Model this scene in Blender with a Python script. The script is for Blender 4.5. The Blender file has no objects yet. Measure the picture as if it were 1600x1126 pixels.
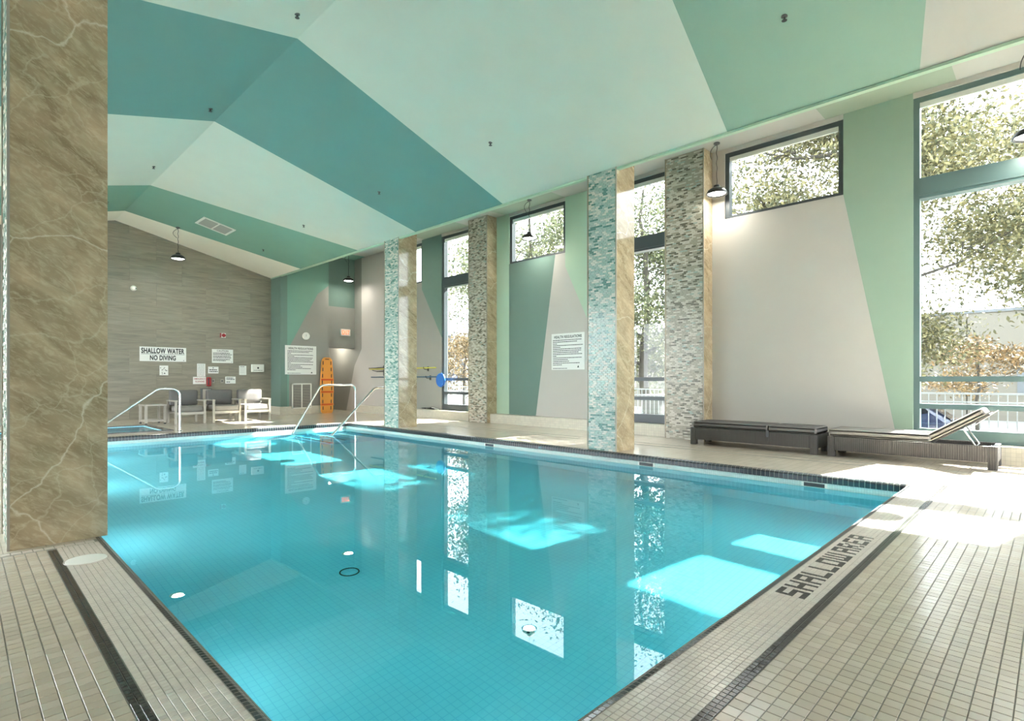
import bpy, bmesh, math, random
import numpy as np
from mathutils import Vector, Matrix

random.seed(7)
RNG = np.random.default_rng(11)
C = bpy.context.scene.collection
SC = bpy.context.scene

# ------------------------------------------------------------------ camera
cam_data = bpy.data.cameras.new('camera')
cam = bpy.data.objects.new('camera', cam_data)
C.objects.link(cam)
cam.location = (0.0, 0.0, 1.05)
cam.rotation_euler = (math.radians(90), 0, -math.radians(45.3))
cam_data.sensor_width = 36.0
cam_data.lens = 36.0 * 860.0 / 1600.0
cam_data.shift_y = 29.5 / 1600.0
cam_data.clip_start = 0.05
cam_data.clip_end = 400
SC.camera = cam

# ------------------------------------------------------------------ sky, sun, exposure
world = bpy.data.worlds.new('world')
SC.world = world
world.use_nodes = True
wn = world.node_tree
bg = wn.nodes['Background']
bg.inputs[0].default_value = (0.88, 0.95, 1.0, 1)
bg.inputs[1].default_value = 3.2

sun_data = bpy.data.lights.new('sun', 'SUN')
sun_data.energy = 28.0
sun_data.angle = math.radians(0.6)
sun_data.color = (1.0, 0.975, 0.93)
sun = bpy.data.objects.new('sun', sun_data)
C.objects.link(sun)
sun.rotation_euler = Vector((-1.0, 0.19, -1.0)).to_track_quat('-Z', 'Y').to_euler()
sun.location = (30, -4, 30)
try:
    sun_data.cycles.is_caustics_light = True
except Exception:
    pass

SC.view_settings.view_transform = 'Standard'
SC.view_settings.look = 'None'
SC.view_settings.gamma = 1.0
SC.view_settings.use_curve_mapping = False
SC.view_settings.exposure = 1.8
cy = SC.cycles
cy.max_bounces = 16
cy.diffuse_bounces = 10
cy.glossy_bounces = 5
cy.transmission_bounces = 12
cy.transparent_max_bounces = 16
cy.caustics_reflective = False
cy.caustics_refractive = True
cy.sample_clamp_indirect = 15.0
cy.blur_glossy = 0.5
cy.use_light_tree = False
cy.use_denoising = True
try:
    cy.denoiser = 'OPENIMAGEDENOISE'
    cy.denoising_input_passes = 'RGB_ALBEDO_NORMAL'
except Exception:
    pass

# ------------------------------------------------------------------ main dimensions (metres)
PX0, PX1, PY0, PY1 = 0.70, 6.66, 1.07, 12.25       # pool opening
WATER = -0.14
BOTTOM = -1.30
XE, ZE = 6.75, 4.12                                # eave of the folded ceiling
XR, ZR = 2.85, 5.09                                # ridge
KS = (ZR - ZE) / (XE - XR)
ZS = 5.0                                           # aisle ceiling
XW = 9.3                                           # window wall
YB = 17.0                                          # stone wall
XL, YN = -2.6, -3.6                                # walls behind the camera
FL = -0.0025                                       # grout level under the small tiles

# ------------------------------------------------------------------ materials
def new_mat(name):
    m = bpy.data.materials.new(name)
    m.use_nodes = True
    nt = m.node_tree
    return m, nt, nt.nodes['Principled BSDF']

def lin(c):
    return tuple((x / 12.92 if x <= 0.04045 else ((x + 0.055) / 1.055) ** 2.4) for x in [v / 255.0 for v in c])

def plain(name, col, rough=0.5, metal=0.0, spec=0.5, var=0.0, vscale=3.0, bump=0.0, bscale=60.0, coat=0.0):
    m, nt, b = new_mat(name)
    b.inputs['Base Color'].default_value = (*col, 1)
    b.inputs['Roughness'].default_value = rough
    b.inputs['Metallic'].default_value = metal
    b.inputs['Specular IOR Level'].default_value = spec
    b.inputs['Coat Weight'].default_value = coat
    tc = nt.nodes.new('ShaderNodeTexCoord')
    if var > 0:
        n = nt.nodes.new('ShaderNodeTexNoise')
        n.inputs['Scale'].default_value = vscale
        n.inputs['Detail'].default_value = 5
        nt.links.new(tc.outputs['Object'], n.inputs['Vector'])
        mix = nt.nodes.new('ShaderNodeMix'); mix.data_type = 'RGBA'
        mix.inputs[6].default_value = (*[max(0, c * (1 - var)) for c in col], 1)
        mix.inputs[7].default_value = (*[min(1, c * (1 + var)) for c in col], 1)
        nt.links.new(n.outputs['Fac'], mix.inputs[0])
        nt.links.new(mix.outputs[2], b.inputs['Base Color'])
    if bump > 0:
        n2 = nt.nodes.new('ShaderNodeTexNoise')
        n2.inputs['Scale'].default_value = bscale
        n2.inputs['Detail'].default_value = 3
        nt.links.new(tc.outputs['Object'], n2.inputs['Vector'])
        bp = nt.nodes.new('ShaderNodeBump')
        bp.inputs['Strength'].default_value = bump
        bp.inputs['Distance'].default_value = 0.01
        nt.links.new(n2.outputs['Fac'], bp.inputs['Height'])
        nt.links.new(bp.outputs['Normal'], b.inputs['Normal'])
    return m

def paint(name, rgb, rough=0.75):
    return plain(name, lin(rgb), rough, spec=0.25, var=0.035, vscale=2.2)

M = {}
M['paint_cream'] = paint('paint_cream', (188, 183, 175))
M['paint_white'] = paint('paint_white', (178, 174, 166))
M['paint_light'] = paint('paint_light_mint', (206, 208, 194))
M['paint_teal'] = paint('paint_teal', (108, 143, 137))
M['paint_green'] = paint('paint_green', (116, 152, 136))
M['paint_mid'] = paint('paint_mid_green', (136, 160, 144))
M['paint_beige'] = paint('paint_beige', (240, 234, 218))
M['paint_sage'] = paint('paint_sage', (146, 166, 148))
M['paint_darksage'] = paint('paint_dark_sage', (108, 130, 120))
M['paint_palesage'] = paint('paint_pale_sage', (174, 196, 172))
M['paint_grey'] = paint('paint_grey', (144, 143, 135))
M['paint_soffit'] = paint('paint_soffit_sage', (150, 160, 142))
M['frame'] = plain('window_frame_metal', lin((84, 106, 104)), 0.35, spec=0.5, var=0.03)  # lighter, greener copy: light on the nearest tall frame put into the colour
M['frame_dark'] = plain('window_frame_dark', lin((62, 70, 72)), 0.35, spec=0.5)
M['steel'] = plain('stainless_steel', (0.75, 0.75, 0.74), 0.16, metal=1.0)
M['alu'] = plain('painted_aluminium', lin((158, 152, 140)), 0.4, metal=0.3)
M['black'] = plain('black_metal', (0.018, 0.018, 0.018), 0.4)
M['cord'] = plain('black_cord', (0.02, 0.02, 0.02), 0.7)
M['white_plastic'] = plain('white_plastic', lin((226, 224, 214)), 0.35)
M['sign_white'] = plain('sign_board_white', lin((226, 226, 220)), 0.35)
M['ink'] = plain('sign_ink', (0.012, 0.012, 0.012), 0.5)
M['red'] = plain('red_plastic', lin((150, 26, 30)), 0.4)
M['red_ink'] = plain('red_ink', lin((150, 20, 30)), 0.5)
M['cushion_grey'] = plain('cushion_grey_fabric', lin((132, 128, 122)), 0.85, spec=0.15, var=0.06, vscale=14, bump=0.25, bscale=350)
M['cushion_dark'] = plain('cushion_dark_fabric', lin((106, 103, 100)), 0.85, spec=0.15, var=0.06, vscale=14, bump=0.25, bscale=350)
M['orange'] = plain('orange_plastic', lin((226, 150, 58)), 0.35, var=0.05)
M['strap'] = plain('orange_red_strap', lin((206, 84, 30)), 0.7)
M['yellow'] = plain('yellow_pole', lin((196, 184, 60)), 0.4)
M['blue'] = plain('blue_plastic', lin((28, 92, 168)), 0.35)
M['dark_blue'] = plain('dark_blue_pole', lin((36, 74, 96)), 0.4)
M['rubber'] = plain('black_rubber', (0.02, 0.02, 0.02), 0.6)
M['grout'] = plain('tile_grout', lin((128, 126, 116)), 0.85, var=0.08, vscale=20)
M['rim_grout'] = plain('rim_grout', lin((168, 160, 148)), 0.8)
M['tile_a'] = plain('tile_beige_a', lin((194, 182, 163)), 0.2, var=0.05, vscale=8)
M['tile_b'] = plain('tile_beige_b', lin((189, 177, 159)), 0.24, var=0.05, vscale=8)
M['tile_c'] = plain('tile_beige_c', lin((198, 187, 170)), 0.17, var=0.05, vscale=8)
M['tile_w'] = plain('tile_white', lin((212, 203, 190)), 0.2, var=0.04, vscale=8)
M['tile_w2'] = plain('tile_white_b', lin((207, 197, 185)), 0.24, var=0.04, vscale=8)
M['tile_k'] = plain('tile_black', lin((62, 60, 57)), 0.2, var=0.1, vscale=40)
M['tile_k2'] = plain('tile_black_b', lin((46, 50, 54)), 0.16, var=0.1, vscale=40)
M['mos_white'] = plain('mosaic_white', lin((208, 202, 188)), 0.3, var=0.04)
M['mos_beige'] = plain('mosaic_beige', lin((170, 162, 144)), 0.3, var=0.05)
M['mos_dark'] = plain('mosaic_olive_dark', lin((118, 114, 100)), 0.25, var=0.1)
M['mos_mint'] = plain('mosaic_mint', lin((178, 190, 180)), 0.2, var=0.04)
M['mos_mint2'] = plain('mosaic_mint_b', lin((164, 184, 172)), 0.16, var=0.05)
M['mos_teal'] = plain('mosaic_teal_dark', lin((104, 142, 132)), 0.12, var=0.1)
M['asphalt'] = plain('pale_pavement', lin((112, 112, 108)), 0.9, var=0.08, vscale=0.5)
M['terrace'] = plain('terrace_concrete', lin((118, 118, 114)), 0.9, var=0.08, vscale=0.8)
M['grass'] = plain('lawn', lin((78, 98, 66)), 0.95, var=0.3, vscale=6)
M['building'] = plain('precast_concrete', lin((104, 100, 92)), 0.9, var=0.05, vscale=0.6)
M['building2'] = plain('grey_tower_facade', lin((92, 96, 100)), 0.8, var=0.05)
M['fence'] = plain('fence_grey_metal', lin((120, 124, 126)), 0.4)
M['bark'] = plain('tree_bark', lin((68, 64, 58)), 0.95, var=0.25, vscale=6, bump=0.6, bscale=20)
M['carpaint'] = plain('car_paint_blue', lin((24, 36, 66)), 0.2, coat=1.0)
M['carglass'] = plain('car_glass', (0.01, 0.012, 0.015), 0.08)
M['tail_red'] = plain('tail_light_red', lin((170, 20, 20)), 0.2)
M['box_grey'] = plain('cabinet_grey', lin((78, 78, 76)), 0.6)

def leaf_mat(name, rgb):
    m, nt, b = new_mat(name)
    b.inputs['Roughness'].default_value = 0.6
    b.inputs['Specular IOR Level'].default_value = 0.2
    g = nt.nodes.new('ShaderNodeNewGeometry')
    r = nt.nodes.new('ShaderNodeValToRGB')
    c = lin(rgb)
    r.color_ramp.elements[0].color = (c[0] * 0.55, c[1] * 0.6, c[2] * 0.6, 1)
    r.color_ramp.elements[1].color = (min(1, c[0] * 1.9), min(1, c[1] * 1.6), c[2] * 1.3, 1)
    nt.links.new(g.outputs['Random Per Island'], r.inputs[0])
    nt.links.new(r.outputs[0], b.inputs['Base Color'])
    return m
M['leaf_a'] = leaf_mat('leaves_green', (84, 92, 72))
M['leaf_b'] = leaf_mat('leaves_olive', (92, 94, 72))
M['leaf_c'] = leaf_mat('leaves_russet', (108, 96, 74))

def emissive(name, col, s):
    m, nt, b = new_mat(name)
    b.inputs['Base Color'].default_value = (*col, 1)
    b.inputs['Emission Color'].default_value = (*col, 1)
    b.inputs['Emission Strength'].default_value = s
    return m
M['lamp_glow'] = emissive('lamp_glow', (1.0, 0.95, 0.85), 14.0)
M['exit_glow'] = emissive('exit_letters_glow', lin((255, 90, 50)), 1.2)

def marble():
    m, nt, b = new_mat('brown_marble')
    L = nt.links
    tc = nt.nodes.new('ShaderNodeTexCoord')
    mp = nt.nodes.new('ShaderNodeMapping')
    mp.inputs['Scale'].default_value = (0.8, 1.6, 2.6)
    mp0 = nt.nodes.new('ShaderNodeMapping'); mp0.inputs['Rotation'].default_value = (0.15, math.radians(-36), 0.1)
    L.new(tc.outputs['Object'], mp0.inputs['Vector']); L.new(mp0.outputs[0], mp.inputs['Vector'])
    n1 = nt.nodes.new('ShaderNodeTexNoise'); n1.inputs['Scale'].default_value = 2.2; n1.inputs['Detail'].default_value = 8; n1.inputs['Distortion'].default_value = 0.8
    L.new(mp.outputs[0], n1.inputs['Vector'])
    base = nt.nodes.new('ShaderNodeValToRGB')
    base.color_ramp.elements[0].position = 0.3
    base.color_ramp.elements[0].color = (*lin((138, 121, 92)), 1)
    base.color_ramp.elements[1].position = 0.72
    base.color_ramp.elements[1].color = (*lin((190, 169, 137)), 1)
    e = base.color_ramp.elements.new(0.5); e.color = (*lin((164, 146, 116)), 1)
    L.new(n1.outputs['Fac'], base.inputs[0])
    # fine fibrous streaks
    n2 = nt.nodes.new('ShaderNodeTexNoise'); n2.inputs['Scale'].default_value = 15; n2.inputs['Detail'].default_value = 9; n2.inputs['Roughness'].default_value = 0.72; n2.inputs['Distortion'].default_value = 0.7
    L.new(mp.outputs[0], n2.inputs['Vector'])
    r2 = nt.nodes.new('ShaderNodeValToRGB')
    r2.color_ramp.elements[0].position = 0.47; r2.color_ramp.elements[0].color = (0, 0, 0, 1)
    r2.color_ramp.elements[1].position = 0.60; r2.color_ramp.elements[1].color = (1, 1, 1, 1)
    L.new(n2.outputs['Fac'], r2.inputs[0])
    mx = nt.nodes.new('ShaderNodeMix'); mx.data_type = 'RGBA'
    mx.inputs[7].default_value = (*lin((206, 190, 160)), 1)
    mm = nt.nodes.new('ShaderNodeMath'); mm.operation = 'MULTIPLY'; mm.inputs[1].default_value = 0.42
    L.new(r2.outputs[0], mm.inputs[0]); L.new(mm.outputs[0], mx.inputs[0]); L.new(base.outputs[0], mx.inputs[6])
    # veins
    def vein(scale, width, prev, col, amt):
        w = nt.nodes.new('ShaderNodeTexNoise'); w.inputs['Scale'].default_value = 1.8; w.inputs['Detail'].default_value = 6
        L.new(tc.outputs['Object'], w.inputs['Vector'])
        vm = nt.nodes.new('ShaderNodeVectorMath'); vm.operation = 'MULTIPLY_ADD'
        vm.inputs[1].default_value = (0.55, 0.55, 0.55)
        L.new(w.outputs['Color'], vm.inputs[0]); L.new(tc.outputs['Object'], vm.inputs[2])
        v = nt.nodes.new('ShaderNodeTexVoronoi'); v.feature = 'DISTANCE_TO_EDGE'; v.inputs['Scale'].default_value = scale
        L.new(vm.outputs[0], v.inputs['Vector'])
        r = nt.nodes.new('ShaderNodeValToRGB')
        r.color_ramp.elements[0].position = 0.0; r.color_ramp.elements[0].color = (amt, amt, amt, 1)
        r.color_ramp.elements[1].position = width; r.color_ramp.elements[1].color = (0, 0, 0, 1)
        L.new(v.outputs['Distance'], r.inputs[0])
        x = nt.nodes.new('ShaderNodeMix'); x.data_type = 'RGBA'
        x.inputs[7].default_value = (*lin(col), 1)
        L.new(r.outputs[0], x.inputs[0]); L.new(prev.outputs[2], x.inputs[6])
        return x
    a = vein(0.8, 0.007, mx, (216, 206, 182), 0.7)
    c = vein(2.4, 0.014, a, (206, 194, 166), 0.4)
    L.new(c.outputs[2], b.inputs['Base Color'])
    b.inputs['Roughness'].default_value = 0.07
    b.inputs['Specular IOR Level'].default_value = 0.55
    return m
M['marble'] = marble()

def stone_wall():
    m, nt, b = new_mat('striated_limestone')
    L = nt.links
    tc = nt.nodes.new('ShaderNodeTexCoord')
    oi = nt.nodes.new('ShaderNodeObjectInfo')
    mp = nt.nodes.new('ShaderNodeMapping')
    mp.inputs['Scale'].default_value = (0.55, 1, 5.5)
    L.new(tc.outputs['Object'], mp.inputs['Vector'])
    ad = nt.nodes.new('ShaderNodeVectorMath'); ad.operation = 'MULTIPLY_ADD'
    ad.inputs[1].default_value = (1, 1, 1)
    sc = nt.nodes.new('ShaderNodeMath'); sc.operation = 'MULTIPLY'; sc.inputs[1].default_value = 40
    L.new(oi.outputs['Random'], sc.inputs[0])
    cb = nt.nodes.new('ShaderNodeCombineXYZ'); L.new(sc.outputs[0], cb.inputs[0]); L.new(sc.outputs[0], cb.inputs[2])
    L.new(mp.outputs[0], ad.inputs[0]); L.new(cb.outputs[0], ad.inputs[2])
    n = nt.nodes.new('ShaderNodeTexNoise'); n.inputs['Scale'].default_value = 2.6; n.inputs['Detail'].default_value = 8; n.inputs['Distortion'].default_value = 1.0; n.inputs['Roughness'].default_value = 0.6
    L.new(ad.outputs[0], n.inputs['Vector'])
    r = nt.nodes.new('ShaderNodeValToRGB')
    r.color_ramp.elements[0].position = 0.3; r.color_ramp.elements[0].color = (*lin((118, 112, 98)), 1)
    r.color_ramp.elements[1].position = 0.75; r.color_ramp.elements[1].color = (*lin((148, 141, 125)), 1)
    e = r.color_ramp.elements.new(0.5); e.color = (*lin((133, 127, 111)), 1)
    L.new(n.outputs['Fac'], r.inputs[0])
    hv = nt.nodes.new('ShaderNodeHueSaturation')
    mr = nt.nodes.new('ShaderNodeMapRange'); mr.inputs[3].default_value = 0.93; mr.inputs[4].default_value = 1.07
    L.new(oi.outputs['Random'], mr.inputs[0]); L.new(mr.outputs[0], hv.inputs['Value'])
    L.new(r.outputs[0], hv.inputs['Color'])
    L.new(hv.outputs[0], b.inputs['Base Color'])
    b.inputs['Roughness'].default_value = 0.45
    return m
M['stone'] = stone_wall()

def grid_tile_mat(name, col, grout, pitch, rough, axes='xy', mortar=0.03, offset=0.0, aspect=1.0, var=0.05):
    m, nt, b = new_mat(name)
    L = nt.links
    tc = nt.nodes.new('ShaderNodeTexCoord')
    sp = nt.nodes.new('ShaderNodeSeparateXYZ'); L.new(tc.outputs['Object'], sp.inputs[0])
    cb = nt.nodes.new('ShaderNodeCombineXYZ')
    ix = {'x': 0, 'y': 1, 'z': 2}
    L.new(sp.outputs[ix[axes[0]]], cb.inputs[0]); L.new(sp.outputs[ix[axes[1]]], cb.inputs[1])
    br = nt.nodes.new('ShaderNodeTexBrick')
    br.offset = offset; br.squash = 1.0
    br.inputs['Color1'].default_value = (*[c * (1 - var) for c in col], 1)
    br.inputs['Color2'].default_value = (*[min(1, c * (1 + var)) for c in col], 1)
    br.inputs['Mortar'].default_value = (*grout, 1)
    br.inputs['Scale'].default_value = 1.0 / pitch
    br.inputs['Mortar Size'].default_value = mortar
    br.inputs['Mortar Smooth'].default_value = 0.3
    br.inputs['Brick Width'].default_value = aspect
    br.inputs['Row Height'].default_value = 1.0
    L.new(cb.outputs[0], br.inputs['Vector'])
    n = nt.nodes.new('ShaderNodeTexNoise'); n.inputs['Scale'].default_value = 1.2; n.inputs['Detail'].default_value = 6
    L.new(tc.outputs['Object'], n.inputs['Vector'])
    mr = nt.nodes.new('ShaderNodeMapRange'); mr.inputs[3].default_value = 0.9; mr.inputs[4].default_value = 1.08
    L.new(n.outputs['Fac'], mr.inputs[0])
    hv = nt.nodes.new('ShaderNodeHueSaturation'); L.new(mr.outputs[0], hv.inputs['Value']); L.new(br.outputs['Color'], hv.inputs['Color'])
    L.new(hv.outputs[0], b.inputs['Base Color'])
    b.inputs['Roughness'].default_value = rough
    bp = nt.nodes.new('ShaderNodeBump'); bp.inputs['Strength'].default_value = 0.3; bp.inputs['Distance'].default_value = 0.003
    inv = nt.nodes.new('ShaderNodeMath'); inv.operation = 'SUBTRACT'; inv.inputs[0].default_value = 1.0
    L.new(br.outputs['Fac'], inv.inputs[1]); L.new(inv.outputs[0], bp.inputs['Height']); L.new(bp.outputs['Normal'], b.inputs['Normal'])
    return m
M['deck'] = grid_tile_mat('deck_tile_far', lin((200, 188, 170)), lin((158, 150, 136)), 0.1, 0.16, mortar=0.02, aspect=2.0)
M['pool_floor'] = grid_tile_mat('pool_floor_tile', (0.46, 0.88, 1.0), (0.33, 0.76, 0.92), 0.05, 0.4, mortar=0.05, var=0.01)
M['pool_wall_x'] = grid_tile_mat('pool_wall_tile_x', (0.54, 0.91, 0.99), (0.46, 0.84, 0.92), 0.05, 0.3, axes='yz', mortar=0.04, var=0.01)
M['pool_wall_y'] = grid_tile_mat('pool_wall_tile_y', (0.54, 0.91, 0.99), (0.46, 0.84, 0.92), 0.05, 0.3, axes='xz', mortar=0.04, var=0.01)
M['band_x'] = grid_tile_mat('waterline_tile_x', lin((200, 214, 206)), lin((158, 176, 170)), 0.025, 0.25, axes='yz', mortar=0.05)
M['band_y'] = grid_tile_mat('waterline_tile_y', lin((200, 214, 206)), lin((158, 176, 170)), 0.025, 0.25, axes='xz', mortar=0.05)
M['ledge_x'] = grid_tile_mat('ledge_tile_x', lin((205, 198, 180)), lin((172, 166, 150)), 0.05, 0.3, axes='yz', mortar=0.03)
M['ledge_y'] = grid_tile_mat('ledge_tile_y', lin((205, 198, 180)), lin((172, 166, 150)), 0.05, 0.3, axes='xz', mortar=0.03)

def wicker():
    m, nt, b = new_mat('dark_wicker')
    L = nt.links
    tc = nt.nodes.new('ShaderNodeTexCoord')
    w1 = nt.nodes.new('ShaderNodeTexWave'); w1.wave_type = 'BANDS'; w1.bands_direction = 'Y'; w1.inputs['Scale'].default_value = 14
    w2 = nt.nodes.new('ShaderNodeTexWave'); w2.wave_type = 'BANDS'; w2.bands_direction = 'Z'; w2.inputs['Scale'].default_value = 40
    w3 = nt.nodes.new('ShaderNodeTexWave'); w3.wave_type = 'BANDS'; w3.bands_direction = 'X'; w3.inputs['Scale'].default_value = 14
    for w in (w1, w2, w3): L.new(tc.outputs['Object'], w.inputs['Vector'])
    a = nt.nodes.new('ShaderNodeMath'); a.operation = 'MULTIPLY'; L.new(w1.outputs['Fac'], a.inputs[0]); L.new(w3.outputs['Fac'], a.inputs[1])
    c = nt.nodes.new('ShaderNodeMath'); c.operation = 'ADD'; L.new(a.outputs[0], c.inputs[0]); L.new(w2.outputs['Fac'], c.inputs[1])
    r = nt.nodes.new('ShaderNodeValToRGB')
    r.color_ramp.elements[0].color = (*lin((52, 50, 49)), 1)
    r.color_ramp.elements[1].color = (*lin((110, 106, 102)), 1)
    hf = nt.nodes.new('ShaderNodeMath'); hf.operation = 'MULTIPLY'; hf.inputs[1].default_value = 0.5
    L.new(c.outputs[0], hf.inputs[0]); L.new(hf.outputs[0], r.inputs[0]); L.new(r.outputs[0], b.inputs['Base Color'])
    bp = nt.nodes.new('ShaderNodeBump'); bp.inputs['Strength'].default_value = 0.7; bp.inputs['Distance'].default_value = 0.006
    L.new(c.outputs[0], bp.inputs['Height']); L.new(bp.outputs['Normal'], b.inputs['Normal'])
    b.inputs['Roughness'].default_value = 0.5
    return m
M['wicker'] = wicker()

def thin_glass():
    m = bpy.data.materials.new('window_glass'); m.use_nodes = True
    nt = m.node_tree; nt.nodes.clear()
    out = nt.nodes.new('ShaderNodeOutputMaterial')
    tr = nt.nodes.new('ShaderNodeBsdfTransparent'); tr.inputs[0].default_value = (0.92, 0.96, 0.95, 1)
    gl = nt.nodes.new('ShaderNodeBsdfGlossy'); gl.inputs['Roughness'].default_value = 0.0
    fr = nt.nodes.new('ShaderNodeFresnel')
    # a thin pane reflects the same from both of its sides
    ge = nt.nodes.new('ShaderNodeNewGeometry'); ir = nt.nodes.new('ShaderNodeMapRange')
    ir.inputs[3].default_value = 1.5; ir.inputs[4].default_value = 1 / 1.5
    nt.links.new(ge.outputs['Backfacing'], ir.inputs[0]); nt.links.new(ir.outputs[0], fr.inputs[0])
    mx = nt.nodes.new('ShaderNodeMixShader')
    nt.links.new(fr.outputs[0], mx.inputs[0]); nt.links.new(tr.outputs[0], mx.inputs[1]); nt.links.new(gl.outputs[0], mx.inputs[2])
    nt.links.new(mx.outputs[0], out.inputs[0])
    return m
M['glass'] = thin_glass()

def water():
    m = bpy.data.materials.new('pool_water'); m.use_nodes = True
    nt = m.node_tree; nt.nodes.clear()
    out = nt.nodes.new('ShaderNodeOutputMaterial')
    rf = nt.nodes.new('ShaderNodeBsdfRefraction'); rf.inputs['Color'].default_value = (0.47, 0.97, 1.0, 1)
    rf.inputs['Roughness'].default_value = 0.0; rf.inputs['IOR'].default_value = 1.33
    gl = nt.nodes.new('ShaderNodeBsdfGlossy'); gl.inputs['Roughness'].default_value = 0.0
    fr = nt.nodes.new('ShaderNodeFresnel'); fr.inputs[0].default_value = 1.33
    mx = nt.nodes.new('ShaderNodeMixShader')
    nt.links.new(fr.outputs[0], mx.inputs[0]); nt.links.new(rf.outputs[0], mx.inputs[1]); nt.links.new(gl.outputs[0], mx.inputs[2])
    nt.links.new(mx.outputs[0], out.inputs[0])
    return m
M['water'] = water()

# ------------------------------------------------------------------ mesh helpers
class MB:
    def __init__(self):
        self.v = []; self.f = []; self.m = []
    def poly(self, pts, mi=0):
        b = len(self.v); self.v += [tuple(p) for p in pts]
        self.f.append(tuple(range(b, b + len(pts)))); self.m.append(mi); return self
    def box(self, x0, x1, y0, y1, z0, z1, mi=0):
        b = len(self.v)
        self.v += [(x0, y0, z0), (x1, y0, z0), (x1, y1, z0), (x0, y1, z0), (x0, y0, z1), (x1, y0, z1), (x1, y1, z1), (x0, y1, z1)]
        for q in ((0, 3, 2, 1), (4, 5, 6, 7), (0, 1, 5, 4), (1, 2, 6, 5), (2, 3, 7, 6), (3, 0, 4, 7)):
            self.f.append(tuple(b + i for i in q)); self.m.append(mi)
        return self
    def prism(self, poly, axis, a, b_, mi=0):
        """extrude a 2-D polygon along an axis: axis 'x' -> poly in (y,z), 'y' -> (x,z), 'z' -> (x,y)"""
        def P(p, t):
            return {'x': (t, p[0], p[1]), 'y': (p[0], t, p[1]), 'z': (p[0], p[1], t)}[axis]
        n = len(poly); b = len(self.v)
        self.v += [P(p, a) for p in poly] + [P(p, b_) for p in poly]
        self.f.append(tuple(b + i for i in range(n))[::-1]); self.m.append(mi)
        self.f.append(tuple(b + n + i for i in range(n))); self.m.append(mi)
        for i in range(n):
            j = (i + 1) % n
            self.f.append((b + i, b + j, b + n + j, b + n + i)); self.m.append(mi)
        return self
    def tube(self, pts, r, seg=10, mi=0, caps=True):
        pts = [Vector(p) for p in pts]
        rs = r if isinstance(r, (list, tuple)) else [r] * len(pts)
        b0 = len(self.v)
        up = None
        for i, p in enumerate(pts):
            if i == 0: d = pts[1] - pts[0]
            elif i == len(pts) - 1: d = pts[-1] - pts[-2]
            else: d = (pts[i + 1] - pts[i]).normalized() + (pts[i] - pts[i - 1]).normalized()
            d.normalize()
            if up is None:
                up = Vector((0, 0, 1)) if abs(d.z) < 0.9 else Vector((1, 0, 0))
            s = d.cross(up)
            if s.length < 1e-5: s = d.cross(Vector((0, 1, 0)))
            s.normalize(); u = s.cross(d).normalized(); up = u
            for k in range(seg):
                a = 2 * math.pi * k / seg
                q = p + (s * math.cos(a) + u * math.sin(a)) * rs[i]
                self.v.append(tuple(q))
        for i in range(len(pts) - 1):
            for k in range(seg):
                k2 = (k + 1) % seg
                self.f.append((b0 + i * seg + k, b0 + i * seg + k2, b0 + (i + 1) * seg + k2, b0 + (i + 1) * seg + k)); self.m.append(mi)
        if caps:
            self.f.append(tuple(b0 + k for k in range(seg))[::-1]); self.m.append(mi)
            e = b0 + (len(pts) - 1) * seg
            self.f.append(tuple(e + k for k in range(seg))); self.m.append(mi)
        return self
    def lathe(self, prof, cx, cy_, seg=24, mi=0, axis='z', c3=0.0):
        """profile of (radius, height); axis z about (cx,cy) or y about (cx,c3=z)"""
        b0 = len(self.v)
        for (r, h) in prof:
            for k in range(seg):
                a = 2 * math.pi * k / seg
                if axis == 'z': self.v.append((cx + r * math.cos(a), cy_ + r * math.sin(a), h))
                elif axis == 'y': self.v.append((cx + r * math.cos(a), h, c3 + r * math.sin(a)))
                else: self.v.append((h, cy_ + r * math.cos(a), c3 + r * math.sin(a)))
        for i in range(len(prof) - 1):
            for k in range(seg):
                k2 = (k + 1) % seg
                self.f.append((b0 + i * seg + k, b0 + i * seg + k2, b0 + (i + 1) * seg + k2, b0 + (i + 1) * seg + k)); self.m.append(mi)
        return self
    def build(self, name, mats, parent=None, smooth=False, recalc=True):
        if not isinstance(mats, (list, tuple)): mats = [mats]
        me = bpy.data.meshes.new(name)
        off = Vector((0, 0, 0))
        if parent is not None:
            p = parent
            while p is not None:
                off += p.location; p = p.parent
        vs = [(a - off.x, b - off.y, c - off.z) for (a, b, c) in self.v]
        me.from_pydata(vs, [], self.f)
        for mt in mats: me.materials.append(mt)
        me.polygons.foreach_set('material_index', self.m)
        if recalc:
            bm = bmesh.new(); bm.from_mesh(me); bmesh.ops.recalc_face_normals(bm, faces=bm.faces); bm.to_mesh(me); bm.free()
        if smooth:
            me.polygons.foreach_set('use_smooth', [True] * len(me.polygons))
            try: me.set_sharp_from_angle(angle=math.radians(40))
            except Exception: pass
        me.update()
        o = bpy.data.objects.new(name, me)
        C.objects.link(o)
        if parent is not None: o.parent = parent
        return o

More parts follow.
